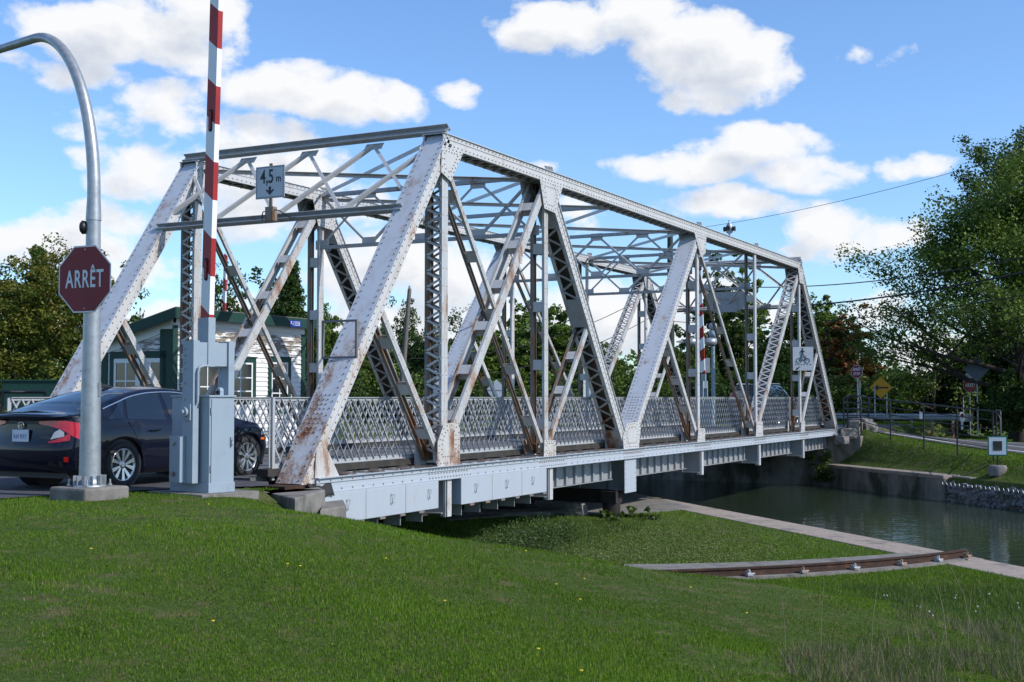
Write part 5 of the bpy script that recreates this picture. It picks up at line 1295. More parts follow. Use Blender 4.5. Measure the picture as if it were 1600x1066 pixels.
# signs
def post_(root, h, r=.032, x=0, z0=-.2, m=None, y=0): mb = MB(); mb.tube([(x,y,z0),(x,y,h)], r, 8); return mb.build('post', m or M['galv'], root)
def facing(x, d_, turn=0): p = atd(x, 600, d_); return math.atan2(-p.x, -p.y)+R(turn)
def sroot(name, x, ybase, d_, label, cat='sign'):
    p = atd(x, ybase, d_); return empty(name, p, 0, label, cat)
r1 = sroot('stop_sign', 1341, 668, 56, 'small red octagonal sign reading ARRÊT STOP behind the hooped barriers', 'stop sign')
az_ = facing(1341, 56, 34); stop_sign(r1, (math.sin(az_)*.06, math.cos(az_)*.06, 2.47), az_, .58, 'ARRÊT|STOP', 2); post_(r1, 2.6); post_(r1, 2.1, x=.12, y=.1)
r2 = sroot('stop_sign', 1516, 672, 60, 'red octagonal ARRÊT sign under a small white plate, at the woods on the right', 'stop sign')
az_ = facing(1516, 60, -28); stop_sign(r2, (math.sin(az_)*.06, math.cos(az_)*.06, 2.13), az_, .70, 'ARRÊT'); post_(r2, 2.75)
mb = MB(); mb.box(-.2, -.05, 2.48, .2, -.04, 2.68); o = mb.build('name_plate', M['signwhite'], r2); o.rotation_euler = (0,0,R(-10))
def diamond(root, z, w, m, ang, name='sign_plate', t=.004, y0=-.05):
    mb = MB(); h = w/2; mb.prism([(0,y0,z-h),(h,y0,z),(0,y0,z+h),(-h,y0,z)], (0,-t,0)); o = mb.build(name, m, root); o.rotation_euler = (0,0,ang); return o
M['yellow'] = noisy('amber_yellow_sheeting', (.62, .30, .012), (.55, .26, .01), 3, .5, 0)
r3 = sroot('arrow_sign', 1377, 645, 60, 'yellow diamond sign with a black arrow pointing left', 'sign')
dm = diamond(r3, 1.19, 1.06, M['yellow'], R(-21)); post_(r3, 1.3, x=-.30); post_(r3, 1.3, x=.27)
mb = MB(); mb.prism([(.34,-.0555,1.23),(-.12,-.0555,1.23),(-.12,-.0555,1.33),(-.38,-.0555,1.19),(-.12,-.0555,1.05),(-.12,-.0555,1.15),(.34,-.0555,1.15)], (0,-.003,0)); mb.build('arrow', M['black'], dm)
r4 = sroot('warning_sign', 1528, 674, 58, 'back of a tall grey diamond sign beside the right-hand stop sign', 'sign')
diamond(r4, 2.86, 1.22, mat('dull_grey_sign_back', (.085,.105,.13), .5, .2), R(-34)); post_(r4, 3.0)
r5 = sroot('delineator', 1503, 668, 59, 'thin white delineator with a tiny red disc in front of the guard rail end', 'delineator')
mb = MB(); mb.box(-.05,-.04,-.1,.05,.0,.3); mb.box(-.11,-.05,.28,.11,-.042,.72); mb.build('panel', M['signwhite'], r5); mb = MB(); mb.lathe((0,-.055,.55), [(.09,0),(.09,.004)], 8, axis=(0,1,0)); mb.build('red_disc', M['signred'], r5); mb = MB(); mb.tube([(.09,0,.7),(.09,0,1.4)], .02, 6); mb.build('rod', M['white'], r5); mb = MB(); mb.tube([(.09,0,1.4),(.09,0,1.52)], .024, 6); mb.build('red_tip', M['signred'], r5)
pb = atd(1559, 738, 41.2); pb.z = gz(pb)
r6 = empty('notice_sign', pb, 0, 'white square notice with green border and dark square, on the lower bank', 'sign')
mb = MB(); mb.tube([(0,0,0),(0,0,.75)], .03, 8); mb.build('post', M['black'], r6)
mb = MB(); mb.lathe((0,0,-.05), [(.28,0),(.30,.28),(.26,.34)], 14); mb.build('concrete_base', M['concrete'], r6)
mb = MB(); mb.box(-.30,-.05,.60,.30,-.04,1.24); pt_ = mb.build('sign_plate', mat('sign_green', (.01,.16,.11), .5), r6); pt_.rotation_euler = (0,0,R(-14))
mb = MB(); mb.box(-.262,-.056,.64,.262,-.0505,1.20); mb.build('sign_face', M['signwhite'], pt_); mb = MB(); mb.box(-.14,-.062,.77,.14,-.0565,1.08); mb.build('dark_square', M['suvpaint'], pt_)
# signal seen from behind
sg_ = sroot('traffic_light', 1115, 655, 63, 'back of a pale grey three-lamp signal on a white post beyond the bridge', 'traffic light')
mb = MB(); mb.tube([(0,0,-.3),(0,0,1.2),(0,0,3.7)], [.14,.11,.085], 12); mb.build('post', M['cabinet'], sg_)
for k in range(3): mb = MB(); z = 3.7+k*.37; mb.lathe((0,0,z), [(.10,0),(.19,.03),(.20,.16),(.19,.32),(.12,.35)], 14); mb.build('lamp_housing', M['cabinet'], sg_)
for k in range(3): mb = MB(); mb.tube([(0,.16,3.88+k*.37),(0,.38,3.86+k*.37)], .15, 12); mb.build('visor', M['black'], sg_)
fl = sroot('flasher_signal', 1098, 655, 61, 'twin round grey warning lamps on a crossarm above a blank square plate', 'signal')
post_(fl, 4.0, .05, m=M['cabinet'])
for sx in (-.78, .16): mb = MB(); mb.lathe((sx,0,3.72), [(.17,0),(.21,.03),(.21,.42),(.16,.46),(.06,.5)], 16, axis=(1,0,.0)); mb.build('lamp_drum', M['galv'], fl)
mb = MB(); mb.tube([(-1.25,0,3.74),(.7,0,3.70)], .04, 8); mb.build('crossarm', M['galv'], fl)
mb = MB(); mb.box(-.34,-.07,2.25,.36,-.06,2.95); mb.build('blank_plate', M['signback'], fl); mb = MB(); mb.box(-.35,-.2,.6,-.10,.1,1.7); mb.build('control_box', M['cabinet'], fl)
# things seen through the truss in the middle
r7 = sroot('warning_sign', 776, 645, 45, 'back of a white diamond sign seen low through the trusses', 'sign'); dm = diamond(r7, .80, .78, M['signwhite'], R(-8)); post_(r7, .95, .02)
mb = MB(); mb.box(-.34,-.062,.79,.34,-.0545,.815); mb.box(-.10,-.062,.5,-.085,-.0545,1.1); mb.build('bracing', M['steel_dark'], dm)
r8 = sroot('marker_post', 917, 640, 60, 'slim blue and white marker post behind the middle of the bridge', 'post')
mb = MB(); mb.box(-.17,-.05,-.2,-.06,.05,2.6); mb.box(.12,-.05,-.2,.20,.05,2.6); mb.box(-.17,-.06,1.25,.38,-.051,1.40); mb.box(-.06,.03,2.5,.12,.05,2.6); mb.build('white_slats', M['white'], r8); mb = MB(); mb.box(-.058,-.04,-.2,.118,.029,2.6); mb.build('blue_panel', mat('blue_paint', (.01,.05,.22), .5), r8)
r9 = sroot('small_post', 709, 640, 44, 'thin grey hooked post just above the bridge railing', 'post'); mb = MB(); mb.tube([(0,0,-.3),(0,0,.98),(.03,0,1.04),(.06,0,1.02),(.07,0,.93)], .02, 6); mb.build('hooked_post', M['galv'], r9)
# utility poles and wires
M['poleW'] = noisy('weathered_wood_pole', (.17,.155,.14), (.11,.10,.09), 6, .9, .3, stretch=(1,1,.1))
M['darkpole'] = noisy('dark_green_pole', (.035,.05,.045), (.025,.035,.033), 5, .7, 0)
def upole(x, ytop, d_, lean, label, r0=.14, m=None, arm=False):
    top = atd(x, ytop, d_); base = Vector((top.x-lean, top.y, -.3)); r_ = empty('utility_pole', base, 0, label, 'utility pole')
    mb = MB(); t0 = top-base; mb.tube([(0,0,0), tuple(t0*.5), tuple(t0)], [r0, r0*.8, r0*.6], 12); mb.build('pole', m or M['poleW'], r_)
    mb = MB(); mb.lathe(t0, [(.05,0),(.08,.05),(.05,.10),(.07,.14),(.03,.2)], 10); mb.build('insulator', M['galv'], r_)
    return top
t1 = upole(640, 452, 66, .55, 'slender grey wooden utility pole rising above the trees behind the bridge', .17)
t2 = upole(1047, 358, 74, 0, 'tall dark green pole behind the right half of the bridge', .27, M['darkpole'])
def wire(name, a, b, sag, label, r=.016):
    mb = MB(); pts = []
    for k in range(25): f = k/24; p = a.lerp(b, f); p.z -= sag*4*f*(1-f); pts.append(p-a)
    mb.tube(pts, r, 5); o = mb.build(name, M['rubber']); o.location = a; tag(o, label, 'cable'); return o
M['rubber'] = M['rubber']
def wr(x0, y0, d0, x1, y1, d1, sag, label, r=.016): return wire('overhead_wire', atd(x0, y0, d0), atd(x1, y1, d1), sag, label, r)
wr(1047, 362, 74, 1720, 200, 46, .5, 'thinnest and highest overhead wire, rising to the top right', .012)
wr(1047, 440, 74, 1720, 376, 46, .9, 'upper of the three overhead wires crossing the large tree on the right', .025)
wr(1047, 478, 74, 1720, 398, 46, .8, 'thickest overhead wire, middle of the three crossing the large tree', .038)
wr(1047, 502, 74, 1720, 438, 46, .7, 'lowest of the three overhead wires crossing the large tree', .02)
wr(1047, 440, 74, 640, 560, 66, 1.2, 'overhead wire sagging from the dark pole down to the left, upper one', .02)
wr(1047, 478, 74, 640, 590, 66, 1.2, 'overhead wire sagging from the dark pole down to the left, lower one', .02)
bn = empty('storage_bin', atd(60, 640, 37), 0, 'dark green flat-topped bin under the trees at the far left', 'bin')
mb = MB(); mb.box(-.9,-.5,0,.9,.5,.82); mb.build('bin_body', M['green'], bn, bevel=.02); mb = MB(); mb.box(-.94,-.54,.822,.94,.54,.87); mb.build('bin_lid', M['green'], bn)
# ------------------------------------------------------------------ vegetation
def foliage_mat(name, dark, light, alt=None, altw=.12, trans=.25, sheen=.45):
    m = D.materials.new(name); m.use_nodes = True; t = m.node_tree; t.nodes.clear()
    at = nd(t, 'ShaderNodeAttribute', attribute_name='tint'); sp_ = nd(t, 'ShaderNodeSeparateColor'); lk(t, at.outputs['Color'], sp_.inputs[0])
    c = ramp(t, sp_.outputs[0], [(0, dark), (1, light)]).outputs[0]
    if alt: r_ = ramp(t, sp_.outputs[1], [(1-altw-.08, g(0)), (1-altw+.08, g(1))]); c = mixc(t, r_.outputs[0], c, alt)
    b_ = nd(t, 'ShaderNodeBsdfPrincipled'); lk(t, c, b_.inputs['Base Color']); b_.inputs['Roughness'].default_value = .55; b_.inputs['Specular IOR Level'].default_value = sheen*.6
    tr = nd(t, 'ShaderNodeBsdfTranslucent'); lk(t, mixc(t, .6, c, (.10,.16,.01)), tr.inputs['Color'])
    mx = nd(t, 'ShaderNodeMixShader'); mx.inputs[0].default_value = trans; lk(t, b_.outputs[0], mx.inputs[1]); lk(t, tr.outputs[0], mx.inputs[2])
    o = nd(t, 'ShaderNodeOutputMaterial'); lk(t, mx.outputs[0], o.inputs[0]); return m
def poly_mesh(name, V, nper, tint, m, parent=None, loc=None):
    """V: (k, nper, 3) separate faces; tint: (k, 3)"""
    k = len(V); me = D.meshes.new(name); me.vertices.add(k*nper); me.vertices.foreach_set('co', V.astype(np.float32).ravel())
    me.loops.add(k*nper); me.loops.foreach_set('vertex_index', np.arange(k*nper)); me.polygons.add(k); me.polygons.foreach_set('loop_start', np.arange(0, k*nper, nper))
    a = me.attributes.new('tint', 'FLOAT_COLOR', 'POINT'); c = np.ones((k*nper, 4), np.float32); c[:, :3] = np.repeat(tint, nper, 0); a.data.foreach_set('color', c.ravel())
    me.update(); me.materials.append(m); o = D.objects.new(name, me); COL.objects.link(o)
    if parent is not None: o.parent = parent
    if loc is not None: o.location = loc
    return o
def leaves(C, size, aspect=.6, up=.35):
    """rhombus leaves centred at C (k,3)"""
    k = len(C); a = rng.standard_normal((k, 3)); a /= np.linalg.norm(a, axis=1, keepdims=True)
    nrm = rng.standard_normal((k, 3)); nrm[:, 2] = np.abs(nrm[:, 2])+up; nrm /= np.linalg.norm(nrm, axis=1, keepdims=True)
    a = a-nrm*(a*nrm).sum(1, keepdims=True); a /= np.linalg.norm(a, axis=1, keepdims=True)+1e-9; b = np.cross(nrm, a)
    s = (size*rng.uniform(.6, 1.3, k))[:, None]; a = a*s*.5; b = b*s*.5*aspect
    return np.stack([C-a, C+b-a*.1, C+a, C-b-a*.1], 1)
def clump_pts(centers, rad, per):
    k = len(centers); off = rng.standard_normal((k, per, 3)); off /= np.linalg.norm(off, axis=2, keepdims=True)
    off *= (rng.uniform(0, 1, (k, per, 1))**.45); off *= np.asarray(rad).reshape(-1, 1, 1) if np.ndim(rad) else rad; off[..., 2] *= .7
    return (np.asarray(centers)[:, None, :]+off).reshape(-1, 3)
M['bark'] = noisy('bark', (.055,.045,.036), (.03,.025,.02), 8, .95, .5, stretch=(1,1,.3))
LM = {'dark': foliage_mat('foliage_dark', (.026,.052,.014), (.078,.130,.030)),
      'mid': foliage_mat('foliage_mid', (.055,.095,.016), (.155,.24,.038), (.11,.09,.02), .05),
      'maple': foliage_mat('foliage_maple', (.065,.092,.014), (.165,.185,.03), (.24,.16,.03), .14),
      'bright': foliage_mat('foliage_bright', (.035,.060,.012), (.085,.13,.025), (.16,.15,.03), .08, .35),
      'red': foliage_mat('foliage_reddish', (.11,.045,.016), (.30,.115,.035), (.035,.05,.012), .4),
      'grey': foliage_mat('foliage_grey', (.06,.085,.055), (.12,.15,.10), None, 0, .2)}
def branch_tree(label, base, H, spread, mat_, seed=1, levels=4, leaf=.16, per=34, crad=.62, trunk_r=.26, lean=(0,0), first=.22, name='tree', droop=.0, keep=None, start=None, bias=None, nl=(3,5)):
    rr = random.Random(seed); root = empty(name, base, 0, label, 'tree'); tb = MB(); tips = []
    def grow(p, d, L, r, lv):
        n_ = 4; pts = [p]; rs = [r]; q = Vector(p); dd = Vector(d)
        for i in range(n_):
            dd = (dd+Vector((rr.uniform(-1,1), rr.uniform(-1,1), rr.uniform(-.6,.9)-droop))*.17).normalized(); q = q+dd*L/n_; pts.append(q.copy()); rs.append(r*(1-.45*(i+1)/n_))
        tb.tube([tuple(x) for x in pts], rs, 7 if lv < 2 else 4, cap=False)
        if lv >= 2: 
            for x in pts[2:]: tips.append((x+Vector((rr.uniform(-.3,.3),)*3)*L*.3, crad*rr.uniform(.6,1.15)*(1 if lv > 2 else .9)))
        if lv >= levels: return
        for k in range(rr.randint(*nl)):
            f = rr.uniform(.45 if lv else first+.1, 1.0); i = min(n_-1, int(f*n_)); s_ = pts[i].lerp(pts[i+1], f*n_-i) if i < n_ else pts[-1]
            az_ = rr.uniform(0, 2*math.pi); el = rr.uniform(.05, .95) if lv else rr.uniform(.1, 1.1)
            nd_ = (Vector((math.cos(az_)*math.cos(el), math.sin(az_)*math.cos(el), math.sin(el)*1.0))*spread+dd*.5)
            if bias is not None: nd_ += Vector(bias)*.3
            grow(s_, nd_.normalized(), L*rr.uniform(.55,.78), rs[i]*.6, lv+1)
    d0 = Vector((lean[0], lean[1], 1)).normalized()
    # trunk first, with limbs all along the upper part
    npt = 7; q = Vector((0,0,-.3)); pts = [q.copy()]; rs = [trunk_r*1.25]
    for i in range(npt): q = q+(d0+Vector((rr.uniform(-.08,.08), rr.uniform(-.08,.08), 0))).normalized()*H*.80/npt; pts.append(q.copy()); rs.append(trunk_r*(1-.8*(i+1)/npt))
    tb.tube([tuple(x) for x in pts], rs, 12)
    for k in range(int(14+spread*6)):
        f = first+(1-first)*(k+rr.random())/int(14+spread*6); i = min(npt-1, int(f*npt)); s_ = pts[i].lerp(pts[i+1], f*npt-i)
        az_ = k*2.4+rr.uniform(-.5,.5); el = .15+.9*f**2+rr.uniform(-.15,.15); nd_ = Vector((math.cos(az_)*math.cos(el), math.sin(az_)*math.cos(el), math.sin(el)))
        if bias is not None: nd_ = (nd_+Vector(bias)*.3).normalized()
        grow(s_, nd_, H*.40*spread*(1.08-.6*f), max(.03, rs[i]*.55), 1)
    tb.build('trunk', M['bark'], root)
    C = np.array([tuple(t[0]) for t in tips]); Rr = np.array([t[1] for t in tips])
    if keep is not None: k_ = keep(C+np.array(base)); C, Rr = C[k_], Rr[k_]
    pts_ = clump_pts(C, Rr, per); V = leaves(pts_, leaf); ct = rng.uniform(.0, 1, len(C)); ca = rng.uniform(0, 1, len(C))
    tint = np.stack([np.clip(np.repeat(ct, per)*.6+rng.uniform(0,.45,len(V)), 0, 1), np.clip(np.repeat(ca, per)*.75+rng.uniform(0,.28,len(V)), 0, 1), np.zeros(len(V))], 1)
    cr = poly_mesh('crown', V, 4, tint, mat_, root); return root, len(V)
def blob_tree_meshes(kind, H, rx, rz, n_cl, per, leaf, seed, shape='round'):
    """unit tree: returns (crown verts builder) with clumps through a lobed crown"""
    r = np.random.default_rng(seed); k = n_cl
    u = r.standard_normal((k, 3)); u /= np.linalg.norm(u, axis=1, keepdims=True); rad = r.uniform(.25, 1, k)**.5
    lob = 1+.22*np.sin(3*np.arctan2(u[:,1], u[:,0])+seed)+.18*np.sin(5*u[:,2]+seed*2)+r.normal(0,.10,k)
    C = u*(rad*lob)[:, None]
    if shape == 'cone': h = r.uniform(0, 1, k)**.8; a = r.uniform(0, 2*np.pi, k); q = (1-h)*np.sqrt(r.uniform(.15,1,k))*(1+.2*np.sin(h*40)); C = np.stack([np.cos(a)*q, np.sin(a)*q, h*2-1], 1)
    if shape == 'poplar': C[:, :2] *= (.75+.25*np.cos(C[:, 2:3]*1.5))
    C = C*np.array([rx, rx, rz]); C[:, 2] += H-rz
    return C
proto = {}
def bg_tree(label, x, ytop, d_, w_px, kind='mid', shape='round', group=None, bottom=.12, seed=0, n_cl=260, per=62, name='tree', zb=-.2, leaf=None):
    top = atd(x, ytop, d_); H = top.z-zb; rx = w_px/2*d_/FPX; base = Vector((top.x, top.y, zb)); key = (kind, shape, seed)
    if key not in proto:
        root = empty(name, base, 0, label, 'tree', group); rz = H*(1-bottom)/2
        C = blob_tree_meshes(kind, H, rx, rz, n_cl, per, .2, seed+3, shape); pts_ = clump_pts(C, np.full(len(C), max(.35, rx*.20 if n_cl < 600 else rx*.13))*rng.uniform(.6,1.25,len(C)), per)
        V = leaves(pts_, leaf or .0030*d_); ct = rng.uniform(0, 1, len(C)); tint = np.stack([np.clip(np.repeat(ct, per)*.65+rng.uniform(0,.4,len(V)), 0, 1), np.repeat(rng.uniform(0,1,len(C)), per)*.8+rng.uniform(0,.25,len(V)), np.zeros(len(V))], 1)
        tb = MB(); tb.tube([(0,0,-.3),(0.05,0,H*.4),(0,.05,H*.85)], [.022*H,.015*H,.004*H], 8)
        rr = random.Random(seed)
        for k in range(16):
            c = Vector(C[rr.randrange(len(C))]); s_ = Vector((0,0,max(H*.15, c.z*rr.uniform(.45,.75)))); tb.tube([tuple(s_), tuple((s_+c)/2+Vector((0,0,.05*H))), tuple(c)], [.006*H,.004*H,.002*H], 4, cap=False)
        tb.build('trunk', M['bark'], root); poly_mesh('crown', V, 4, tint, LM[kind], root); proto[key] = (root, H, rx); return root
    src, H0, r0 = proto[key]; c = copy_tree(src); c.location = base; c.rotation_euler = (0,0,random.uniform(0,6.28)); c.scale = (rx/r0, rx/r0, H/H0); c['label'] = label
    if group: c['group'] = group
    elif 'group' in c: del c['group']
    return c
# --- big trees on the right bank
def kr(C):
    # keep the crown's left edge stepped back towards its foot
    return C[:, 2] > .9
big, nlv = branch_tree('large dark leafy tree filling the right edge, its boughs reaching left over the road', atd(1592, 690, 53)*Vector((1,1,0)).to_tuple().__len__() if False else Vector((atd(1592, 600, 57).x, 57, -.9)), 11.2, 1.2, LM['mid'], seed=5, levels=3, leaf=.16, per=76, crad=.9, trunk_r=.28, first=.22, droop=.10, keep=kr, nl=(3,5))
b2, n2_ = branch_tree('tall thin-leaved tree rising above the large tree at the top right', Vector((atd(1585, 600, 66).x, 66, -.9)), 17.0, .62, LM['dark'], seed=11, levels=3, leaf=.18, per=22, crad=.6, trunk_r=.30, first=.6, nl=(2,4))
b3, n3_ = branch_tree('slender tree with bare crooked limbs beside the yellow arrow sign', Vector((atd(1462, 600, 66).x, 66, -.9)), 6.6, .85, LM['mid'], seed=8, levels=3, leaf=.17, per=7, crad=.6, trunk_r=.16, first=.12, nl=(2,3))
print('leaves', nlv, n2_, n3_)
T_ = 'trees beyond the canal'
bg_tree('columnar leafy tree right of centre, behind the far barrier', 1118, 418, 84, 92, 'dark', 'poplar', None, .05, 1, 260, 52)
bg_tree('columnar leafy tree just right of the far traffic light', 1160, 424, 86, 80, 'mid', 'poplar', None, .05, 2, 240, 50)
bg_tree('bushy olive-green tree behind the right end post of the bridge', 1245, 468, 80, 130, 'mid', 'round', None, .04, 3)
bg_tree('rounded green tree immediately left of the reddish one', 1292, 466, 78, 80, 'mid', 'round', None, .03, 4)
bg_tree('small tree turning rusty red between the bridge end and the large tree', 1322, 505, 72, 92, 'red', 'round', None, .06, 5)
bg_tree('dark shrubby tree behind the yellow arrow sign', 1388, 572, 76, 80, 'mid', 'round', None, .0, 3)
bg_tree('low pale shrub tree in the gap right of the arrow sign', 1450, 596, 92, 110, 'bright', 'round', None, .0, 6)
bg_tree('dark tree behind the grey diamond sign at the right', 1545, 500, 68, 150, 'dark', 'round', None, .0, 7)
bg_tree('dark tree at the far right edge behind the large trunk', 1625, 470, 66, 150, 'dark', 'round', None, .0, 8)
k = 0
for (x, y, d_, w_, kd, sh_, sd, lb) in [
    (505, 505, 75, 80, 'mid', 'round', 9, 'green tree right of the cabin, left-most of the row behind the bridge'), (560, 545, 80, 80, 'mid', 'round', 3, 'low green tree behind the empty sign frame'),
    (592, 512, 82, 80, 'dark', 'round', 7, 'dark tree just left of the slender utility pole'), (630, 488, 90, 75, 'dark', 'round', 8, 'taller dark tree directly behind the slender utility pole'),
    (672, 505, 82, 95, 'dark', 'round', 7, 'dark tree between the utility pole and the laced post'), (728, 500, 84, 95, 'dark', 'round', 8, 'broad dark tree right of the laced post'),
    (775, 520, 80, 90, 'mid', 'round', 9, 'mid-green tree above the small white diamond sign'), (818, 470, 88, 70, 'mid', 'round', 4, 'ragged tree poking highest in the middle of the span'),
    (868, 482, 86, 90, 'mid', 'round', 9, 'green tree behind the second laced diagonal'), (915, 505, 82, 70, 'dark', 'round', 7, 'dark tree above the blue and white marker post'), (945, 545, 84, 70, 'mid', 'round', 3, 'small green tree left of the open gap in the tree row'),
    (1062, 548, 74, 90, 'bright', 'round', 6, 'bright green bush tree left of the twin warning lamps'), (1205, 520, 72, 80, 'mid', 'round', 4, 'green tree behind the black utility vehicle'), (1015, 580, 110, 110, 'grey', 'round', 10, 'distant pale grey-green tree in the gap of the row')]:
    bg_tree(lb, x, y, d_, w_, kd, sh_, T_, .0, sd)
HL = ['low bush of the far hedge behind the empty sign frame', 'low bush left of the leaning grey utility pole', 'low bush at the foot of the grey utility pole', 'low bush left of the laced post, above the railing', 'low bush right of the laced post, above the railing', 'low bush behind the white diamond sign', 'low bush right of the white diamond sign', 'low bush under the middle pair of upright posts', 'low bush left of the blue and white marker post', 'low bush right of the blue and white marker post', 'low bush below the pale gap in the tree row', 'low bush behind the broad white diagonal past mid-span', 'low bush at the foot of the tall dark green pole', 'low bush behind the traffic light post', 'low bush left of the black utility vehicle', 'low bush right of the black utility vehicle']
for j in range(16):                                              # shrubs along the foot of the row
    x = 540+j*62+random.uniform(-15, 15); d_ = random.uniform(66, 72)
    bg_tree(HL[j], x, random.uniform(566, 592), d_, random.uniform(70, 100), 'mid' if j % 3 else 'dark', 'round', 'bushes at the foot of the far trees', .0, 20+j % 2, 120, 26, name='bush')
# --- trees at the left
bg_tree('broad maple with yellowing green leaves at the left edge', 48, 406, 44, 285, 'maple', 'round', None, .06, 12, 900, 84, leaf=.125)
bg_tree('tall dark trees top behind the maple at the left', 150, 396, 60, 110, 'dark', 'round', None, .1, 13, 260, 55)
bg_tree('dark treetop rising behind the maple at the far left', 60, 392, 62, 90, 'dark', 'cone', None, .1, 14, 260, 55)
bg_tree('dark spruce top behind the roof of the cabin', 215, 488, 64, 70, 'dark', 'round', None, .1, 7)
bg_tree('dark tree behind the cabin and the barrier arm', 345, 436, 62, 120, 'dark', 'round', None, .1, 8)
bg_tree('tall rounded dark tree group behind the right end of the cabin', 455, 408, 60, 120, 'dark', 'cone', None, .02, 15, 340, 60)
bg_tree('second dark tree left of the tall one behind the cabin', 418, 446, 66, 80, 'dark', 'round', None, .02, 14)
bg_tree('green tree between the cabin and the empty sign frame', 512, 490, 55, 60, 'mid', 'round', None, .0, 9)
for x, lb in ((-20, 'dark low bush under the maple, cut by the left edge'), (75, 'dark low bush behind the green bin at the left'), (165, 'dark low bush between the sign pole and the cabin'), (235, 'dark low bush hidden mostly behind the cabin')): bg_tree(lb, x, 560, 52, 130, 'dark', 'round', 'bushes under the trees at the left', .0, 21, 120, 26, name='bush')
for x, y, d_, w_, kd, lb in ((1575, 585, 55.5, 70, 'dark', 'dark leafy bush masking the foot of the large tree'), (1640, 575, 54, 90, 'dark', 'dark leafy bush right of the large trunk at the frame edge'), (1350, 600, 70, 90, 'mid', 'low bush left of the yellow arrow sign, behind the guard rail'), (1412, 606, 71, 90, 'bright', 'low bush right of the yellow arrow sign, behind the guard rail'), (1478, 590, 70, 90, 'mid', 'bush left of the right-hand ARRÊT sign'), (1535, 566, 68, 110, 'dark', 'dark bush behind the right-hand ARRÊT sign'), (1600, 560, 68, 120, 'dark', 'dark bush behind the trunk of the large tree'), (1660, 560, 66, 120, 'dark', 'dark bush at the right edge beyond the large trunk')):
    bg_tree(lb, x, y, d_, w_, kd, 'round', 'bushes behind the guard rail', .0, 22+(kd == 'dark'), 160, 50, name='bush')
# far-off wood closing the horizon
def wood(name, x0, x1, d0, d1, ytop, n_, m, seed):
    r = np.random.default_rng(seed); xs = r.uniform(x0, x1, n_); ds = r.uniform(d0, d1, n_); yt = ytop(xs)+r.normal(0, 5, n_); C = []
    for x, d_, y in zip(xs, ds, yt):
        q = atd(x, y, d_); h = q.z+.3; kk = 7; z = r.uniform(0, 1, kk)**.8*h-.3; w_ = 1.6*np.sqrt(np.clip(1-(z/h)**2, .1, 1)); C.append(np.stack([q.x+r.normal(0,1,kk)*w_, q.y+r.normal(0,1,kk)*w_, z], 1))
    C = np.concatenate(C); pts_ = clump_pts(C, np.full(len(C), 1.1), 16); V = leaves(pts_, .62); tint = np.stack([np.clip(np.repeat(r.uniform(0,1,len(C)), 16)*.6+r.uniform(0,.4,len(V)),0,1), r.uniform(0,.9,len(V)), np.zeros(len(V))], 1)
    return poly_mesh(name, V, 4, tint, m)
o = wood('far_woods', -900, 2500, 112, 135, lambda x: 556+10*np.sin(x*.013)+8*np.sin(x*.041)+40*np.exp(-((x-1440)/90)**2), 560, LM['mid'], 4); tag(o, 'continuous far-off wood behind the separate trees', 'woods', kind='stuff')

# --- grass
GM = foliage_mat('grass_blades', (.058,.126,.010), (.160,.285,.026), (.32,.29,.14), .12, .38, .08)
def fsin(X, Y, s, sd): return (np.sin(X*s+sd)+np.sin(Y*s*1.13+sd*2.1)+np.sin((X+Y)*s*.71+sd*.7)+np.sin((X-Y)*s*.83+sd*3.3))/4
road_poly = np.array([q[:2] for q in [(-40,-26),(-15.5,6.9),(-6.62,15.72),(-5.55,17.05),(-4.75,17.6),(-3.5,18.25)]+[tuple(bw(-.45,.3))[:2], tuple(bw(-.45,60))[:2], (-60,60)]])
def inpoly(X, Y, P):
    ins = np.zeros(len(X), bool); n_ = len(P)
    for i in range(n_):
        x1, y1 = P[i]; x2, y2 = P[(i+1) % n_]; c = ((y1 > Y) != (y2 > Y)) & (X < (x2-x1)*(Y-y1)/(y2-y1+1e-12)+x1); ins ^= c
    return ins
def lawn_mask(X, Y):
    n = X*CN+Y*SN; t_ = -X*SN+Y*CN; lx = X-BX; ly = Y-BY; s = lx*UX.x+ly*UX.y; y = lx*UY.x+ly*UY.y; r = np.hypot(X-PV.x, Y-PV.y); a = np.degrees(np.arctan2(X-PV.x, -(Y-PV.y)))
    ok = ~inpoly(X, Y, road_poly) & ((n < N_IN-.02))
    ok &= ~((r > 10.82+(a-5)*.024) & (r < 12.84) & (a > 5) & (a < 38.6+(r-11.4)*1.0)); ok &= ~((r > 12.5) & (r < 12.76) & (a > 4) & (a < 40.3))
    ok &= ~((y > -.15) & (s > -1.7) & (s < .5)); ok &= ~inpoly(X, Y, np.array([tuple(p_)[:2] for p_ in pd]))
    ok &= ~((np.abs(X-blk.x) < .42) & (np.abs(Y-blk.y) < .42)); gx = X-gp.x; gy_ = Y-gp.y; ca, sa = math.sin(R(38)), math.cos(R(38)); u = gx*ca+gy_*sa; v = -gx*sa+gy_*ca
    ok &= ~((u > -.27) & (u < .74) & (v > -.20) & (v < 1.02))
    ok &= ~inpoly(X, Y, np.array([tuple(p_)[:2] for p_ in (atz(461,779,-.12), atz(508,765,-.12), bw(.42,-.1), bw(.3,2), bw(-1.6,-.1), atz(385,762,-.12))]))
    return ok
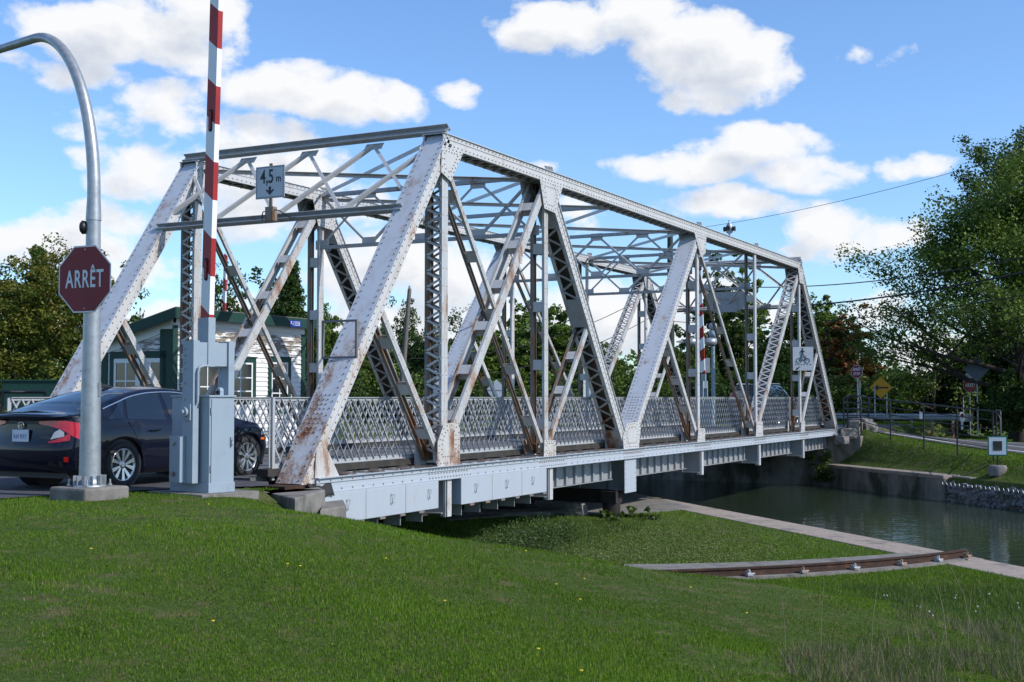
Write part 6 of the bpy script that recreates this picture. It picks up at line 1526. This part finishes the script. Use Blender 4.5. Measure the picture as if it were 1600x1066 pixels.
def blades(n_, d0, d1, h, wdt, name, mask, power=0.0, xr=(-.46, .46), mat_=None, hv=.5, lean=.5, dry=0.0, seed=0):
    r = np.random.default_rng(seed); Y = d0*(d1/d0)**r.uniform(0, 1, n_) if power else r.uniform(d0, d1, n_); X = r.uniform(xr[0], xr[1], n_)*Y
    k = mask(X, Y); X, Y = X[k], Y[k]; Z = ground_h(X, Y); n2 = len(X)
    patch = fsin(X, Y, .9, seed+1)*.5+fsin(X, Y, 2.7, 4)*.3+fsin(X, Y, 7.1, 2)*.2
    hh = h*(1+hv*patch)*(1+.25*rng.standard_normal())if False else h*(1+hv*patch)*r.uniform(.45, 1.25, n2); a = r.uniform(0, 2*np.pi, n2); l = r.uniform(0, lean, n2)*hh; la = r.uniform(0, 2*np.pi, n2)
    w = wdt*r.uniform(.6, 1.4, n2)*(.6+.4*Y/d0 if power else 1)
    dx, dy = np.cos(a)*w/2, np.sin(a)*w/2; B = np.stack([X, Y, Z-.01], 1)
    V = np.stack([B-np.stack([dx, dy, 0*dx], 1), B+np.stack([dx, dy, 0*dx], 1), B+np.stack([np.cos(la)*l, np.sin(la)*l, hh], 1)], 1)
    brown = np.clip(.42+.45*fsin(X, Y, .55, 9.2)+.3*fsin(X, Y, 1.9, 1.2)+dry, 0, 1)
    pitl = np.exp(-((X-1.5)**2/16+(Y-24.0)**2/5))
    tint = np.stack([np.clip(.45+.5*patch+.3*fsin(X, Y, .75, 3.7)+r.normal(0, .22, n2), 0, 1), np.clip(r.uniform(0, 1, n2)**np.clip(1.7-1.1*np.clip(brown-.30, 0, 1)-1.1*pitl, .3, 2)*.98, 0, 1), np.zeros(n2)], 1)
    o = poly_mesh(name, V, 3, tint, mat_ or GM); return o
def lawn_thin(X, Y):
    v = fsin(X, Y, 1.25, 6.1)*.55+fsin(X, Y, 3.9, 2.2)*.35+fsin(X, Y, 9.7, 1.1)*.25; return lawn_mask(X, Y) & (rng.uniform(0, 1, len(X)) > np.clip((v-.18)*3.5, 0, .72))
o = blades(640000, 6.3, 24, .034, .0075, 'lawn_grass', lawn_thin, 1, hv=.7, seed=1); tag(o, 'short green lawn grass in the foreground and round the slewing pit', 'grass', kind='stuff')
def pitmask(X, Y): return lawn_mask(X, Y)
o = blades(150000, 17, 37, .055, .017, 'lawn_grass', pitmask, 0, xr=(-.10, .42), seed=2, dry=.05); tag(o, 'rougher grass on the low ground under and beside the bridge', 'grass', kind='stuff')
def farmask(X, Y): 
    n = X*CN+Y*SN; t_ = -X*SN+Y*CN
    rd = np.array([(p_[0], p_[1]) for p_ in nearE]+[(p_[0], p_[1]) for p_ in farE][::-1]); lx = X-BX; ly = Y-BY; s = lx*UX.x+ly*UX.y; y = lx*UY.x+ly*UY.y
    return (n > N_FAR+.58) & ~inpoly(X, Y, rd) & ~((s > 34.5) & (s < 42) & (y > -.4) & (y < 7))
o = blades(170000, 36, 75, .06, .035, 'bank_grass', farmask, 0, xr=(.20, .45), seed=3, dry=-.1); tag(o, 'mown green grass on the far canal bank', 'grass', kind='stuff')
# rough weeds: bottom right corner, dark clump under the bridge, wall plants
WM = foliage_mat('dry_weed_stems', (.11,.09,.06), (.25,.205,.14), (.07,.12,.025), .45, .2, .2)
def wmask(X, Y): 
    v_ = (X-(2.5+(Y-10)*.50)); return lawn_mask(X, Y) & (v_+.7*fsin(X, Y, 1.3, 3) > .0) & (Y < 16.3-1.8*np.abs(fsin(X, Y, 2, 1))) & (fsin(X, Y, 2.6, 7)+fsin(X, Y, 6, 2)*.5 > -.25)
o = blades(24000, 8.8, 16.5, .14, .006, 'dry_weeds', wmask, 1, xr=(.05, .46), mat_=WM, hv=.5, lean=.8, seed=5); tag(o, 'tangle of dry brown weeds in the bottom right corner', 'weeds', kind='stuff')
def gmask(X, Y): return lawn_mask(X, Y) & (X > 4.6+1.4*fsin(X, Y, 1.5, 2)+1.6*fsin(X, Y, 4.3, 1)) & (Y > 13) & (Y < 19.6+1.2*fsin(X, Y, 2, 5))
o = blades(26000, 13, 20.5, .085, .010, 'green_weeds', gmask, 1, xr=(.16, .46), mat_=foliage_mat('weed_green', (.035,.065,.014), (.09,.15,.035), (.18,.15,.08), .1), hv=.7, lean=.6, seed=6); tag(o, 'taller green weeds on the lawn before the dry tangle', 'weeds', kind='stuff')
# tall single stalks and white flower heads
mb = MB(); fl_ = MB(); rr = random.Random(3)
for k in range(50):
    Y = rr.uniform(9.5, 15.5); X = Y*rr.uniform(.16, .44)
    if not wmask(np.array([X]), np.array([Y]))[0]: continue
    z = gz((X, Y)); h = rr.uniform(.35, .7); a = rr.uniform(0, 6.28); l = rr.uniform(.05, .4)*h
    mb.tube([(X, Y, z), (X+math.cos(a)*l*.3, Y+math.sin(a)*l*.3, z+h*.55), (X+math.cos(a)*l, Y+math.sin(a)*l, z+h)], [.0028, .0022, .0016], 4, cap=False)
for k in range(14):
    Y = rr.uniform(12.5, 16.0); X = Y*rr.uniform(.35, .42); z = gz((X, Y))+rr.uniform(.25, .6)
    if k % 4 == 0: X = Y*rr.uniform(.2, .36)
    for q in range(2): fl_.add(iv*rr.uniform(.006, .010)+np.array([X+rr.uniform(-.03,.03), Y+rr.uniform(-.03,.03), z+rr.uniform(-.03,.03)]), jf)
o = mb.build('straw_stalks', mat('straw', (.26,.22,.14), .8)); tag(o, 'long pale straw stalks standing above the dry weeds', 'stalks', kind='stuff')
o = fl_.build('white_flowers', mat('white_petals', (.6,.6,.62), .7)); tag(o, 'tiny white flower heads among the weeds at the right edge', 'flowers', kind='stuff')
mb = MB()
for k in range(16):
    Y = rr.uniform(7, 17); X = Y*rr.uniform(-.38, .2); z = gz((X, Y))+.055
    if lawn_mask(np.array([X]), np.array([Y]))[0]: mb.add(iv*np.array([.014,.014,.006])+np.array([X, Y, z]), jf)
o = mb.build('dandelions', mat('yellow_petals', (.7,.5,.02), .7)); tag(o, 'scattered yellow dandelion heads in the lawn', 'flowers', kind='stuff')
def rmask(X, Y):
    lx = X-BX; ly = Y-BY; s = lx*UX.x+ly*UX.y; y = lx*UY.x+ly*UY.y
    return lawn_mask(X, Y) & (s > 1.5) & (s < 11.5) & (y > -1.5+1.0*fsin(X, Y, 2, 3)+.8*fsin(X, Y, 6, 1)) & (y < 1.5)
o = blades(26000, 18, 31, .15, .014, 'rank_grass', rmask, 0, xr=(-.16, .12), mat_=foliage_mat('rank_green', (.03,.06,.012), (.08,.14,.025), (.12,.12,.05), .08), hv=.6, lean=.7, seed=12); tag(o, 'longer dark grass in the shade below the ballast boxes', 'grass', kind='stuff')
# clover and other broad leaves in the turf, in loose patches
def clover(name, n_pat, X0, X1, Y0, Y1, col, lab, size, per, sd):
    r = np.random.default_rng(sd); Yc = Y0*(Y1/Y0)**r.uniform(0, 1, n_pat); Xc = r.uniform(X0, X1, n_pat)*Yc; R_ = r.uniform(.12, .55, n_pat)*(Yc/12)**.5
    X = (Xc[:, None]+r.normal(0, 1, (n_pat, per))*R_[:, None]).ravel(); Y = (Yc[:, None]+r.normal(0, 1, (n_pat, per))*R_[:, None]).ravel(); k = lawn_mask(X, Y); X, Y = X[k], Y[k]
    C = np.stack([X, Y, ground_h(X, Y)+r.uniform(.015, .05, len(X))], 1); V = leaves(C, size, .8, 2.2); t_ = np.stack([r.uniform(0, 1, len(V)), r.uniform(0, 1, len(V)), np.zeros(len(V))], 1)
    o = poly_mesh(name, V, 4, t_, col); tag(o, lab, 'clover', kind='stuff')
clover('lawn_clover', 170, -.44, .40, 6.6, 20, foliage_mat('clover_green', (.045,.09,.012), (.12,.20,.03), (.16,.16,.06), .1, .3, .05), 'patches of clover and plantain leaves in the foreground lawn', .020, 70, 31)
clover('dry_clover', 170, .0, .20, 20.5, 29, foliage_mat('clover_pale', (.09,.13,.04), (.22,.28,.10), (.24,.22,.12), .25, .3, .05), 'pale dry clover patches on the low ground between bridge and rail', .035, 120, 32)
def bush(label, C0, rad, n_cl, per, leaf, kind, name='bush', stems=True, tall=1.0):
    root = empty(name, C0, 0, label, 'plant'); u = rng.standard_normal((n_cl, 3)); u /= np.linalg.norm(u, axis=1, keepdims=True); u *= rng.uniform(.2, 1, (n_cl, 1))**.6; u[:, 2] = np.abs(u[:, 2])*tall
    C = u*rad; pts_ = clump_pts(C, np.full(n_cl, rad*.24), per); V = leaves(pts_, leaf); tint = np.stack([np.clip(np.repeat(rng.uniform(0,1,n_cl), per)*.6+rng.uniform(0,.4,len(V)),0,1), rng.uniform(0,.95,len(V)), np.zeros(len(V))], 1)
    mb = MB()
    for k in range(9): c = C[k % n_cl]; mb.tube([(0,0,-.1), tuple(c*.5+np.array([0,0,.1*rad])), tuple(c)], [.012,.008,.003], 4, cap=False)
    mb.build('stems', M['bark'], root); poly_mesh('leaves', V, 4, tint, LM[kind], root); return root
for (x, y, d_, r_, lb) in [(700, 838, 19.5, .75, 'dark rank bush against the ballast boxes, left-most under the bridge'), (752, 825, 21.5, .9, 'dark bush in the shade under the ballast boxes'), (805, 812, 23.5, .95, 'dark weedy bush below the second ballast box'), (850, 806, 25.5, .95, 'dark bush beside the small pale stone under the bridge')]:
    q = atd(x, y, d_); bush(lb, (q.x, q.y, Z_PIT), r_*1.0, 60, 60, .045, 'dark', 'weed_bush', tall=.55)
q = nt2w(N_FAR-.02, 46.0-.0); q2 = atd(1276, 745, 1)
pw = nt2w(N_FAR-.1, 43.6); bush('bright green plant growing out of the canal wall', (pw[0], pw[1], -1.95), .62, 30, 30, .10, 'bright', 'wall_plant')
pw = nt2w(N_FAR+.2, 44.4); bush('green shrub on top of the canal wall by the bridge end', (pw[0], pw[1], -1.4), .7, 30, 30, .10, 'mid', 'wall_plant')
pw = nt2w(N_FAR+1.0, 45.6); bush('low shrub on the slope against the far bridge end', (pw[0], pw[1], -.9), .6, 26, 30, .10, 'mid', 'wall_plant')
for k, (x, y) in enumerate([(985, 808), (1015, 812), (950, 815)]):
    q = atz(x, y, Z_PIT); bush(['broad-leaved weed in the grass before the pivot, %s' % w for w in ('middle one', 'right one', 'left one')][k], (q.x, q.y, Z_PIT), .28, 10, 8, .16, 'bright', 'dock_plant')
